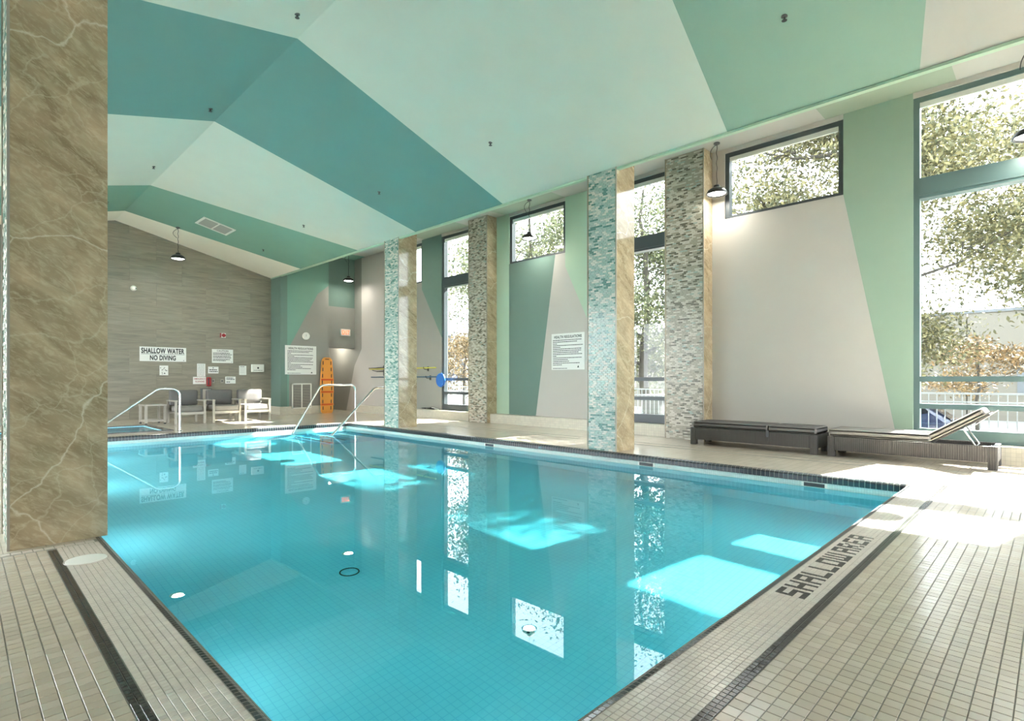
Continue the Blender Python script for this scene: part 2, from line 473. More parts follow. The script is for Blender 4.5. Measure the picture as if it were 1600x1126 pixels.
def rbox(name, x0, x1, y0, y1, z0, z1, bev, mat, parent=None, seg=3, puff=0.0, rot=None, pivot=None):
    """rounded box; puff swells the large faces; rot = angle about the x axis through pivot (y,z)"""
    bm = bmesh.new()
    bmesh.ops.create_cube(bm, size=1.0)
    if puff:
        bmesh.ops.subdivide_edges(bm, edges=bm.edges[:], cuts=5, use_grid_fill=True)
    sx, sy, sz = x1 - x0, y1 - y0, z1 - z0
    for v in bm.verts:
        u = v.co.copy()
        if puff:
            k = (1 - (2 * u.x) ** 4) * (1 - (2 * u.y) ** 4)
            kk = (1 - (2 * u.x) ** 4) * (1 - (2 * u.z) ** 4) if sy < sz else 0
            if sy < sz: u.y += math.copysign(puff * kk / sy, u.y) * abs(2 * u.y)
            else: u.z += math.copysign(puff * k / sz, u.z) * abs(2 * u.z)
        v.co = Vector(((x0 + x1) / 2 + u.x * sx, (y0 + y1) / 2 + u.y * sy, (z0 + z1) / 2 + u.z * sz))
    ed = [e for e in bm.edges if len(e.link_faces) == 2 and e.calc_face_angle(0) > 0.7]
    bmesh.ops.bevel(bm, geom=ed, offset=bev, segments=seg, affect='EDGES', profile=0.5)
    if rot:
        py_, pz_ = pivot
        bmesh.ops.rotate(bm, verts=bm.verts, cent=(0, py_, pz_), matrix=Matrix.Rotation(rot, 3, 'X'))
    off = Vector((0, 0, 0)); p = parent
    while p is not None:
        off += p.location; p = p.parent
    bmesh.ops.translate(bm, verts=bm.verts, vec=-off)
    me = bpy.data.meshes.new(name); bm.to_mesh(me); bm.free()
    me.materials.append(mat)
    me.polygons.foreach_set('use_smooth', [True] * len(me.polygons))
    try: me.set_sharp_from_angle(angle=math.radians(50))
    except Exception: pass
    o = bpy.data.objects.new(name, me); C.objects.link(o)
    if parent is not None: o.parent = parent
    return o

def tag(o, label, cat, group=None):
    o['label'] = label; o['category'] = cat
    if group: o['group'] = group
    return o
def thing(name, label, cat, loc, group=None):
    o = bpy.data.objects.new(name, None); C.objects.link(o)
    o.empty_display_size = 0.1
    o.location = loc
    return tag(o, label, cat, group)
def struct(o):
    o['kind'] = 'structure'; return o
def stuff(o):
    o['kind'] = 'stuff'; return o
def share(name, me, loc, parent):
    o = bpy.data.objects.new(name, me); C.objects.link(o)
    o.parent = parent
    o.location = loc
    return o

def text(body, w, h, mat, parent, loc, rot, name='lettering', bold=0.0, align='CENTER', depth=0.0015):
    cu = bpy.data.curves.new(name, 'FONT'); cu.body = body
    cu.size = 1.0; cu.align_x = align; cu.align_y = 'CENTER'; cu.offset = bold; cu.extrude = 0.0
    cu.space_character = 1.08
    tmp = bpy.data.objects.new(name, cu); C.objects.link(tmp)
    dg = bpy.context.evaluated_depsgraph_get(); dg.update()
    me = bpy.data.meshes.new_from_object(tmp.evaluated_get(dg))
    bpy.data.objects.remove(tmp); bpy.data.curves.remove(cu)
    co = np.array([v.co[:] for v in me.vertices])
    lo, hi = co.min(0), co.max(0)
    sx, sy = w / (hi[0] - lo[0]), h / (hi[1] - lo[1])
    for v in me.vertices:
        v.co = ((v.co.x - (lo[0] + hi[0]) / 2) * sx, (v.co.y - (lo[1] + hi[1]) / 2) * sy, 0)
    bm = bmesh.new(); bm.from_mesh(me)
    r = bmesh.ops.extrude_face_region(bm, geom=bm.faces[:])
    bmesh.ops.translate(bm, verts=[g for g in r['geom'] if isinstance(g, bmesh.types.BMVert)], vec=(0, 0, depth))
    bmesh.ops.recalc_face_normals(bm, faces=bm.faces); bm.to_mesh(me); bm.free()
    me.materials.clear(); me.materials.append(mat)
    me.name = name
    o = bpy.data.objects.new(name, me); C.objects.link(o)
    off = Vector((0, 0, 0)); p = parent
    while p is not None:
        off += p.location; p = p.parent
    o.parent = parent; o.location = Vector(loc) - off; o.rotation_euler = rot
    return o
ROT_Y = (math.radians(90), 0, 0)                      # faces -Y
ROT_X = (math.radians(90), 0, -math.radians(90))      # faces -X

# ------------------------------------------------------------------ floor (slabs; small tiles are laid on the grout bed)
NX = 6.9      # small tiles reach this far on the near right deck
RIM = 0.047
fm = MB()
# texture-tiled decks, top at z = 0
def slab(x0, x1, y0, y1, top=0.0, mi=0):
    fm.box(x0, x1, y0, y1, -1.6, top, mi)
slab(XL, XW + 0.1, YN, -0.45)
slab(XL, -0.45, -0.45, YB + 0.2)
slab(-0.45, NX, -0.45, PY0 - RIM, FL, 1)                      # grout bed, near strip
slab(NX, XW + 0.1, -0.45, PY0 - RIM)
slab(-0.45, PX0 - RIM, PY0 - RIM, 4.5, FL, 1)             # grout bed, left strip
slab(-0.45, PX0 - RIM, 4.5, PY1 + RIM)
slab(PX1 + RIM, XW + 0.1, PY0 - RIM, PY1 + RIM)
SX0, SX1, SY0, SY1 = 0.3, 3.0, 13.0, 14.75                # spa opening
slab(-0.45, XW + 0.1, PY1 + RIM, SY0)
slab(-0.45, XW + 0.1, SY1, YB + 1.6)
slab(-0.45, SX0, SY0, SY1)
slab(SX1, XW + 0.1, SY0, SY1)
floor = struct(fm.build('floor', [M['deck'], M['grout']]))

def tile_mesh(name, sx, sy, mat, h=0.0025, bev=0.0012):
    b = MB()
    t = 0.0
    a = [(-sx / 2, -sy / 2), (sx / 2, -sy / 2), (sx / 2, sy / 2), (-sx / 2, sy / 2)]
    i = [(-sx / 2 + bev, -sy / 2 + bev), (sx / 2 - bev, -sy / 2 + bev), (sx / 2 - bev, sy / 2 - bev), (-sx / 2 + bev, sy / 2 - bev)]
    b.poly([(x, y, t) for x, y in i])
    for k in range(4):
        k2 = (k + 1) % 4
        b.poly([(*a[k], -bev), (*a[k2], -bev), (*i[k2], t), (*i[k], t)])
        b.poly([(*a[k], -h), (*a[k2], -h), (*a[k2], -bev), (*a[k], -bev)])
    me = bpy.data.meshes.new(name)
    me.from_pydata(b.v, [], b.f); me.materials.append(mat); me.update()
    return me

def lay(tiles, part_name, stuff_name, parent, n_parts=300, key=None):
    """tiles: list of (x, y, sx, sy, mat_key). The nearest n_parts become parts, the rest one stuff part."""
    tiles = sorted(tiles, key=key or (lambda t: (t[0]) ** 2 + (t[1]) ** 2))
    cache = {}
    def inview(t):
        # only pieces the photograph could show count as the nearest ones
        fx, fy = math.sin(math.radians(45.3)), math.cos(math.radians(45.3))
        d = t[0] * fx + t[1] * fy; r = t[0] * fy - t[1] * fx
        if d < 0.3: return False
        px = 800 + 860 * r / d; py = 592.5 + 860 * 1.05 / d
        return -10 < px < 1610 and py < 1136
    near = [t for t in tiles if inview(t)][:n_parts]
    ids = set(id(t) for t in near)
    for t in near:
        k = (round(t[2], 4), round(t[3], 4), t[4])
        if k not in cache: cache[k] = tile_mesh(part_name, t[2], t[3], M[t[4]])
        share(part_name, cache[k], (t[0] - parent.location.x, t[1] - parent.location.y, random.uniform(-0.0004, 0.0003) - parent.location.z), parent)
    rest = [t for t in tiles if id(t) not in ids]
    mats = sorted(set(t[4] for t in rest)); mi = {k: i for i, k in enumerate(mats)}
    V = []; F = []; MI = []
    bev = 0.0012
    for (x, y, sx, sy, mk) in rest:
        z = random.uniform(-0.0004, 0.0003)
        dz = [z + random.uniform(-0.00025, 0.00025) for _ in range(4)]
        b = len(V)
        hx, hy = sx / 2, sy / 2
        V += [(x - hx, y - hy, -0.0025), (x + hx, y - hy, -0.0025), (x + hx, y + hy, -0.0025), (x - hx, y + hy, -0.0025)]
        hx -= bev; hy -= bev
        V += [(x - hx, y - hy, dz[0]), (x + hx, y - hy, dz[1]), (x + hx, y + hy, dz[2]), (x - hx, y + hy, dz[3])]
        F.append((b + 4, b + 5, b + 6, b + 7))
        for k in range(4):
            k2 = (k + 1) % 4
            F.append((b + k, b + k2, b + 4 + k2, b + 4 + k))
        MI += [mi[mk]] * 5
    if rest:
        me = bpy.data.meshes.new(stuff_name)
        me.from_pydata(V, [], F)
        for k in mats: me.materials.append(M[k])
        me.polygons.foreach_set('material_index', MI); me.update()
        o = bpy.data.objects.new(stuff_name, me); C.objects.link(o)
        o.parent = parent; o.location = -parent.location
        stuff(o)

P5 = 0.0508; P2 = 0.0254
deck_tiles = []
bk = lambda: random.choices(['tile_a', 'tile_b', 'tile_c'], [5, 3, 3])[0]
# near right deck: columns along x, up to the dark stripe at y = 0.757
ny = 0.757
j = 0
while ny - (j + 1) * P5 > -0.45:
    y = ny - (j + 0.5) * P5
    x = -0.43 + 0.5 * P5
    while x < NX - 0.02:
        if not (x < 0.395 + P5 * 0.5 and False):
            # the left strip's own grid takes x < 0.393 for y > 0.757 only
            deck_tiles.append((x, y, P5 - 0.003, P5 - 0.003, bk()))
        x += P5
    j += 1
# left deck
x = 0.393
i = 0
while x - (i + 1) * P5 > -0.45:
    xc = x - (i + 0.5) * P5
    y = 0.757 + 0.5 * P5 + 0.001
    while y < 4.43:
        deck_tiles.append((xc, y, P5 - 0.003, P5 - 0.003, bk()))
        y += P5
    i += 1
lay(deck_tiles, 'deck_tile', 'deck_tiles_small', floor)

# "SHALLOW AREA" in dark tiles on the near coping, readable from the pool's near side
FONT = {
 'S': ['1111', '1...', '1111', '...1', '1111'], 'H': ['1..1', '1..1', '1111', '1..1', '1..1'],
 'A': ['1111', '1..1', '1111', '1..1', '1..1'], 'L': ['1...', '1...', '1...', '1...', '1111'],
 'O': ['1111', '1..1', '1..1', '1..1', '1111'], 'W': ['1.1.1', '1.1.1', '1.1.1', '1.1.1', '11111'],
 'R': ['111.', '1..1', '111.', '1.1.', '1..1'], 'E': ['1111', '1...', '111.', '1...', '1111']}
coping = []
letters = set()
cx0 = int(round((2.86 - 0.44) / P2))
for ch in 'SHALLOW AREA':
    if ch == ' ':
        cx0 += 1; continue
    g = FONT[ch]
    for r_, row in enumerate(g):
        for c_, v in enumerate(row):
            if v == '1': letters.add((cx0 + c_, 6 - r_))
    cx0 += len(g[0]) + 1
# near strip rows: y from 0.802 to 1.02
rows = 8; y0 = 0.803; ph = (1.021 - y0) / (rows + 0)
xi = 0
while 0.44 + xi * P2 < NX:
    for r_ in range(rows):
        xc = 0.44 + (xi + 0.5) * P2; yc = y0 + (r_ + 0.5) * ph
        mk = 'tile_k' if (xi, r_) in letters else random.choice(['tile_w', 'tile_w2'])
        coping.append((xc, yc, P2 - 0.002, ph - 0.002, mk))
    for r_ in range(2):
        coping.append((0.44 + (xi + 0.5) * P2, 0.759 + (r_ + 0.5) * 0.0215, P2 - 0.002, 0.0195, 'tile_k'))
    xi += 1
# left strip columns: x 0.44 .. 0.653
yi = 0
px = (0.652 - 0.44) / 8
while 1.021 + (yi + 1) * P2 < 4.44:
    yc = 1.021 + (yi + 0.5) * P2
    for c_ in range(8):
        coping.append((0.44 + (c_ + 0.5) * px, yc, px - 0.002, P2 - 0.002, random.choice(['tile_w', 'tile_w2'])))
    yi += 1
yi = 0
while 0.761 + (yi + 1) * P2 < 4.40:
    for r_ in range(2):
        coping.append((0.395 + (r_ + 0.5) * 0.0215, 0.761 + (yi + 0.5) * P2, 0.0195, P2 - 0.002, 'tile_k'))
    yi += 1
# pale course at the foot of the marble column
xi = 0
while -0.43 + (xi + 1) * P5 < 0.65:
    coping.append((-0.43 + (xi + 0.5) * P5, 4.468, P5 - 0.003, 0.055, 'tile_w')); xi += 1
lay(coping, 'coping_tile', 'coping_tiles_small', floor)

# ------------------------------------------------------------------ pool basin
pb = MB()
pb.poly([(PX0, PY0, BOTTOM), (PX1, PY0, BOTTOM), (PX1, PY1, BOTTOM), (PX0, PY1, BOTTOM)], 0)
for (a, b_, mi, mb) in (((PX0, PY0), (PX1, PY0), 2, 4), ((PX0, PY1), (PX1, PY1), 2, 4), ((PX0, PY0), (PX0, PY1), 1, 3), ((PX1, PY0), (PX1, PY1), 1, 3)):
    pb.poly([(*a, BOTTOM), (*b_, BOTTOM), (*b_, WATER - 0.03), (*a, WATER - 0.03)], mi)
    pb.poly([(*a, WATER - 0.03), (*b_, WATER - 0.03), (*b_, -0.08), (*a, -0.08)], mb)
pool = struct(pb.build('pool_basin', [M['pool_floor'], M['pool_wall_x'], M['pool_wall_y'], M['band_x'], M['band_y']], recalc=False))
pool.name = 'floor_pool_basin'
for attr in ('is_caustics_receiver',):
    try: setattr(pool.cycles, attr, True)
    except Exception as e: print('caustics', e)

# rounded dark rim tiles: a bullnose from the deck down to the pale waterline course
def rim_profile():
    pts = []
    for k in range(5):
        a = math.radians(90 * k / 4)
        pts.append((-RIM + RIM * math.sin(a), -0.03 + 0.03 * math.cos(a)))
    pts.append((0.0, -0.086))
    return pts     # (outward offset: -RIM at deck .. 0 at pool face, z)
prof = rim_profile()
def rim_piece(L):
    b = MB(); h = L / 2 - 0.0020
    for i in range(len(prof) - 1):
        (o0, z0), (o1, z1) = prof[i], prof[i + 1]
        b.poly([(-h, o0, z0), (h, o0, z0), (h, o1, z1), (-h, o1, z1)])
    b.poly([(-h, o, z) for o, z in prof] + [(-h, -RIM, -0.086)])
    b.poly(([(h, o, z) for o, z in prof] + [(h, -RIM, -0.086)])[::-1])
    return b
rim_list = []   # (x, y, rotation)
def run(p0, p1, rot, n):
    L = math.hypot(p1[0] - p0[0], p1[1] - p0[1]); k = int(L / n)
    for i in range(k):
        t = (i + 0.5) / k
        rim_list.append((p0[0] + (p1[0] - p0[0]) * t, p0[1] + (p1[1] - p0[1]) * t, rot, L / k))
run((PX0, PY0), (PX1, PY0), 0.0, P2)                # near edge: outward = -y
run((PX0, PY0), (PX0, PY1), -math.pi / 2, P2)       # left edge: outward = -x
run((PX0, PY1), (PX1, PY1), math.pi, 0.05)
run((PX1, PY0), (PX1, PY1), math.pi / 2, 0.05)
rm = MB()      # mortar core under the tiles
for (x0, x1, y0_, y1_) in ((PX0 - RIM, PX1 + RIM, PY0 - RIM, PY0 - 0.004), (PX0 - RIM, PX1 + RIM, PY1 + 0.004, PY1 + RIM),
                        (PX0 - RIM, PX0 - 0.004, PY0, PY1), (PX1 + 0.004, PX1 + RIM, PY0, PY1)):
    ly = y1_ - y0_ < x1 - x0
    n_ = 12
    for q in range(n_):                     # rounded grout bed just under the tiles
        a0, a1 = math.radians(90 * q / n_), math.radians(90 * (q + 1) / n_)
        o0, o1 = (RIM - 0.0012) * math.sin(a0), (RIM - 0.0012) * math.sin(a1)
        zt = -0.0305 + 0.0295 * math.cos((a0 + a1) / 2)
        if ly:
            if y0_ < PY0: rm.box(x0, x1, PY0 - RIM + o0, PY0 - RIM + o1, -1.6, zt)
            else: rm.box(x0, x1, PY1 + RIM - o1, PY1 + RIM - o0, -1.6, zt)
        else:
            if x0 < PX0: rm.box(PX0 - RIM + o0, PX0 - RIM + o1, y0_, y1_, -1.6, zt)
            else: rm.box(PX1 + RIM - o1, PX1 + RIM - o0, y0_, y1_, -1.6, zt)
pool_rim = struct(rm.build('trim_1', M['rim_grout']))
pm = {}
rim_sorted = sorted(rim_list, key=lambda t: t[0] ** 2 + t[1] ** 2)
def rim_view(t):
    fx, fy = math.sin(math.radians(45.3)), math.cos(math.radians(45.3))
    d = t[0] * fx + t[1] * fy; r = t[0] * fy - t[1] * fx
    if d < 0.3: return False
    return 0 < 800 + 860 * r / d < 1600 and 592.5 + 860 * 1.05 / d < 1140
near_rim = [t for t in rim_sorted if rim_view(t)][:300]
idn = set(id(t) for t in near_rim)
for t in near_rim:
    k = round(t[3], 4)
    if k not in pm:
        b = rim_piece(t[3]); me = bpy.data.meshes.new('rim_tile'); me.from_pydata(b.v, [], b.f); me.materials.append(M['tile_k2']); me.update(); pm[k] = me
    o = share('rim_tile', pm[k], (t[0], t[1], 0), pool_rim); o.rotation_euler = (0, 0, t[2])
rest = MB()
for t in rim_sorted:
    if id(t) in idn: continue
    b = rim_piece(t[3]); base = len(rest.v); c, s = math.cos(t[2]), math.sin(t[2])
    rest.v += [(t[0] + x * c - y * s, t[1] + x * s + y * c, z) for x, y, z in b.v]
    rest.f += [tuple(base + i for i in f) for f in b.f]; rest.m += [0] * len(b.f)
stuff(rest.build('rim_tiles_far', M['tile_k2'], pool_rim, recalc=False))

# unseen underwater lamps added to brighten the water, in the two near walls
for lx, ly, rz in ((1.9, PY0, 0), (3.7, PY0, 0), (5.5, PY0, 0), (PX0, 3.2, 1), (PX0, 6.0, 1), (PX0, 8.8, 1), (PX0, 11.0, 1)):
    tl = thing('pool_fill_light', {1.9: 'added underwater fill light at the left end of the near pool wall', 3.7: 'added underwater fill light in the middle of the near pool wall', 5.5: 'added underwater fill light at the right end of the near pool wall'}[lx] if not rz else {3.2: 'added underwater fill light in the left pool wall nearest the camera', 6.0: 'added underwater fill light in the left pool wall just past the marble column', 8.8: 'added underwater fill light in the left pool wall, second from the far end', 11.0: 'added underwater fill light at the far end of the left pool wall'}[ly], 'lamp', (lx, ly, -0.72), 'added underwater fill lights')
    pr = [(0.0, 0.012), (0.10, 0.012), (0.13, 0.008), (0.135, 0.0)]
    bq = MB()
    if rz: bq.lathe([(a_, PX0 + h_ + 0.001) for a_, h_ in pr], 0, ly, 24, axis='x', c3=-0.72)
    else: bq.lathe([(a_, PY0 + h_ + 0.001) for a_, h_ in pr], lx, 0, 24, axis='y', c3=-0.72)
    bq.build('lens', M['white_plastic'], tl, smooth=True)
    ld_ = bpy.data.lights.new('pool_fill_beam', 'AREA'); ld_.shape = 'DISK'; ld_.size = 0.24; ld_.energy = (1.2 if not rz else {3.2: 1.8, 6.0: 3.2, 8.8: 8.0, 11.0: 14.0}[ly]); ld_.color = (0.93, 0.98, 1.0)
    lo_ = bpy.data.objects.new('pool_fill_beam', ld_); C.objects.link(lo_); lo_.parent = tl
    lo_.location = (0.02, 0, 0) if rz else (0, 0.02, 0)
    lo_.rotation_euler = Vector((1, 0, -0.1) if rz else (0, 1, -0.1)).to_track_quat('-Z', 'Z').to_euler()

# steps in the far right corner
st = thing('pool_steps', 'submerged tiled steps with dark nosings in the far right corner of the pool', 'steps', (PX1, 11.4, BOTTOM))
for k in range(4):
    xs = PX1 - 0.32 * (k + 1)
    top = WATER - 0.16 - 0.25 * k
    o = MB().box(xs, xs + 0.32, 10.55, PY1, BOTTOM, top).build('step', M['pool_floor'], st)
    try: o.cycles.is_caustics_receiver = True
    except Exception: pass
    MB().box(xs - 0.003, xs + 0.05, 10.55, PY1, top, top + 0.004).build('nosing', M['tile_k'], o)

# water surface
wm = MB(); wm.poly([(PX0, PY0, WATER), (PX1, PY0, WATER), (PX1, PY1, WATER), (PX0, PY1, WATER)])
wat = wm.build('water', M['water'], recalc=False)
wat.data.polygons.foreach_set('use_smooth', [True])
tag(wat, 'clear turquoise pool water mirroring the columns and windows', 'water', None)
stuff(wat)
try: wat.cycles.is_caustics_caster = True
except Exception as e: print('caustics', e)

# spa beyond the pool's far edge
sm = MB()
SX0 += 0.004; SX1 -= 0.004; SY0 += 0.004; SY1 -= 0.004
sm.poly([(SX0, SY0, -0.9), (SX1, SY0, -0.9), (SX1, SY1, -0.9), (SX0, SY1, -0.9)])
for a, b_ in (((SX0, SY0), (SX1, SY0)), ((SX0, SY1), (SX1, SY1)), ((SX0, SY0), (SX0, SY1)), ((SX1, SY0), (SX1, SY1))):
    sm.poly([(*a, -0.9), (*b_, -0.9), (*b_, 0), (*a, 0)])
spa = thing('hot_tub', 'sunken hot tub with a dark tiled rim behind the far pool edge', 'hot tub', (1.65, 13.87, 0))
sm.build('basin', M['pool_floor'], spa, recalc=False)
rmm = MB()
for (x0, x1, y0_, y1_) in ((SX0 - 0.15, SX1 + 0.15, SY1, SY1 + 0.15), (SX0 - 0.15, SX1 + 0.15, SY0 - 0.1, SY0), (SX0 - 0.15, SX0, SY0, SY1), (SX1, SX1 + 0.15, SY0, SY1)):
    rmm.box(x0, x1, y0_, y1_, 0.0, 0.012)
rmm.build('rim', M['tile_k'], spa)
MB().poly([(SX0, SY0, -0.012), (SX1, SY0, -0.012), (SX1, SY1, -0.012), (SX0, SY1, -0.012)]).build('water_surface', M['water'], spa, recalc=False)

# drains, inlets, skimmers
def disc(b, x, y, z, r, h=0.01, mi=0, seg=20, r2=None):
    b.lathe([(0.0, z + h), (r * 0.55, z + h), (r, z + h * 0.4), (r, z)], x, y, seg, mi)
for (x, y, kind) in ((1.14, 4.60, 0), (2.46, 4.51, 0), (2.68, 2.50, 0)):
    lab = {1.14: 'white round inlet on the pool floor nearest the marble column', 2.46: 'white round inlet on the pool floor beside the dark drain ring',
           2.68: 'white round inlet on the pool floor nearest the camera'}[x]
    t = thing('floor_inlet', lab, 'pool inlet', (x, y, BOTTOM), 'white inlets on the pool floor')
    b = MB(); disc(b, x, y, BOTTOM, 0.045); b.build('flange', M['white_plastic'], t, smooth=True)
    b = MB(); disc(b, x, y, BOTTOM + 0.01, 0.012, 0.004); b.build('nozzle', M['box_grey'], t)
t = thing('floor_drain', 'dark ringed round drain on the pool floor', 'drain', (2.28, 4.14, BOTTOM))
MB().lathe([(0.07, BOTTOM + 0.002), (0.072, BOTTOM + 0.01), (0.080, BOTTOM + 0.01), (0.082, BOTTOM + 0.002)], 2.28, 4.14, 28).build('drain_ring', M['tile_k'], t)
b = MB(); disc(b, 2.28, 4.14, BOTTOM, 0.07, 0.006); b.build('drain_cover', M['pool_floor'], t)
for (y, lab) in ((7.15, 'dark wall skimmer slot just below the rim left of the mosaic column'), (4.0, 'dark wall skimmer slot just below the rim right of the mosaic column'), (1.9, 'dark wall skimmer slot nearest the near right pool corner')):
    t = thing('skimmer_slot', lab, 'skimmer', (PX1, y, -0.10), 'skimmer slots in the far pool wall')
    MB().box(PX1 - 0.006, PX1, y - 0.13, y + 0.13, -0.138, -0.088).build('frame', M['white_plastic'], t)
    MB().box(PX1 - 0.008, PX1 - 0.002, y - 0.105, y + 0.105, -0.134, -0.093).build('opening', M['black'], t)
lid = MB()
lid.lathe([(0.0, 0.006), (0.092, 0.006), (0.098, 0.004), (0.1, 0.0)], 0.535, 4.02, 32)
t = thing('deck_skimmer', 'round white skimmer lid set in the coping beside the marble column', 'lid', (0.535, 4.02, 0))
lid.build('cover', M['white_plastic'], t, smooth=True)
MB().lathe([(0.1, 0.0), (0.101, 0.003), (0.106, 0.003), (0.107, 0.0)], 0.535, 4.02, 32).build('ring', M['tile_w2'], t)

# ------------------------------------------------------------------ ceiling
def ceil_pt(x, y):
    z = ZR - KS * abs(x - XR)
    return (x, y, z)
# crease points of the colour bands: (y at left edge, y at ridge, y at eave)
bands = [(YN, YN, YN), (-0.2, 0.2, 0.97), (1.6, 2.25, 2.91), (5.9, 6.40, 6.90), (9.5, 9.38, 9.50), (13.6, 13.41, 11.83), (16.2, 15.88, 14.94), (YB + 0.2, YB + 0.2, YB + 0.2)]
bmats = ['paint_white', 'paint_mid', 'paint_light', 'paint_teal', 'paint_light', 'paint_green', 'paint_beige']
cm = MB()
mi_names = ['paint_white', 'paint_mid', 'paint_light', 'paint_teal', 'paint_green', 'paint_beige', 'paint_soffit']
for k in range(len(bands) - 1):
    a, b_ = bands[k], bands[k + 1]; mi = mi_names.index(bmats[k])
    cm.poly([ceil_pt(XR, a[1]), ceil_pt(XR, b_[1]), ceil_pt(XE, b_[2]), ceil_pt(XE, a[2])], mi)
    cm.poly([ceil_pt(XL, a[0]), ceil_pt(XL, b_[0]), ceil_pt(XR, b_[1]), ceil_pt(XR, a[1])], mi)
# upstand behind the eave and aisle ceiling
cm.box(XE, XE + 0.04, YN, YB + 0.2, ZE - 0.005, ZS + 0.1, 0)
sof = [(YN, 0.94, 'paint_white'), (0.94, 2.5, 'paint_soffit'), (2.5, 7.58, 'paint_white'), (7.58, 9.45, 'paint_soffit'), (9.45, 10.75, 'paint_white'),
       (10.75, 12.7, 'paint_soffit'), (12.7, 15.86, 'paint_white'), (15.86, 18.3, 'paint_green')]
for y0_, y1_, mk in sof:
    cm.box(XE + 0.04, XW + 0.2, y0_, y1_, ZS, ZS + 0.1, mi_names.index(mk))
cm.poly([(XL - .1, YN - .1, 5.4), (XW + .2, YN - .1, 5.4), (XW + .2, YB + 1.6, 5.4), (XL - .1, YB + 1.6, 5.4)], 0)
ceiling = struct(cm.build('ceiling', [M[k] for k in mi_names], recalc=False))
struct(MB().box(XE - 0.02, XE + 0.045, YN, YB, ZE - 0.03, ZE - 0.001).build('trim_2', M['paint_palesage']))

# ------------------------------------------------------------------ window wall
TW = 0.22
OPEN = [(-0.70, 1.41, 0.22, 4.93), (2.26, 4.06, 3.80, 4.93), (5.02, 6.73, 0.22, 4.93), (7.58, 9.30, 3.80, 4.93), (10.42, 11.90, 0.22, 4.93), (12.80, 14.62, 3.80, 4.93)]
ww = MB()
WM = ['paint_cream', 'paint_sage', 'paint_darksage', 'paint_palesage', 'paint_grey', 'ledge_x']
def wseg(y0, y1, z0, z1, mk='paint_cream'):
    ww.box(XW, XW + TW, y0, y1, z0, z1, WM.index(mk))
def wpoly(poly, mk):
    ww.prism(poly, 'x', XW, XW + TW, WM.index(mk))
ys = YN
wseg(YN, -0.70, -0.3, ZS, 'paint_cream')
for (a, b_, z0, z1) in OPEN:
    wseg(a, b_, z1, ZS, 'paint_cream')
for a, b_ in ((-0.70, 1.41), (5.02, 6.73), (10.42, 11.90)):
    wseg(a, b_, -0.3, 0.22, 'paint_cream')
# bay A: sage wedge from the tall window, cream beyond the slanting line
wpoly([(1.41, -0.3), (1.50, -0.3), (2.26, 3.80), (2.26, ZS), (1.41, ZS)], 'paint_sage')
wpoly([(1.50, -0.3), (5.02, -0.3), (5.02, ZS), (4.06, ZS), (4.06, 3.80), (2.26, 3.80)], 'paint_cream')
# bay B
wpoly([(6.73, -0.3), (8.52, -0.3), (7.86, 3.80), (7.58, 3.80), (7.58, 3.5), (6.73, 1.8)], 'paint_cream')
wpoly([(6.73, 1.8), (7.58, 3.5), (7.58, ZS), (6.73, ZS)], 'paint_palesage')  # pale green of reflected light put into the wall colour
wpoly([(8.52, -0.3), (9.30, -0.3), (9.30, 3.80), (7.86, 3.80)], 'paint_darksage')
wpoly([(9.30, -0.3), (10.42, -0.3), (10.42, ZS), (9.30, ZS)], 'paint_palesage')
# bay C
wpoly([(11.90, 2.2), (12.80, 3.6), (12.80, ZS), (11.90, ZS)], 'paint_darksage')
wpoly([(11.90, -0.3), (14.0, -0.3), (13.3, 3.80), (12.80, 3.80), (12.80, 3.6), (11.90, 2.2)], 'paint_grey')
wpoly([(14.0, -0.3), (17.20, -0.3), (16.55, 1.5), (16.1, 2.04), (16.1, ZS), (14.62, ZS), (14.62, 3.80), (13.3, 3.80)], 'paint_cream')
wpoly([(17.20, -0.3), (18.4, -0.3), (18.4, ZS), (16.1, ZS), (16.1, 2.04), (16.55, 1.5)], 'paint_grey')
wall_right = struct(ww.build('wall_right', [M[k] for k in WM]))
# tiled upstand at the foot of the window wall
lb = MB()
for a, b_ in ((YN, 4.28), (5.01, 9.73), (10.40, 16.1)):
    lb.box(XW - 0.22, XW + 0.001, a, b_, 0.0, 0.22)
struct(lb.build('baseboard_right', M['ledge_x']))

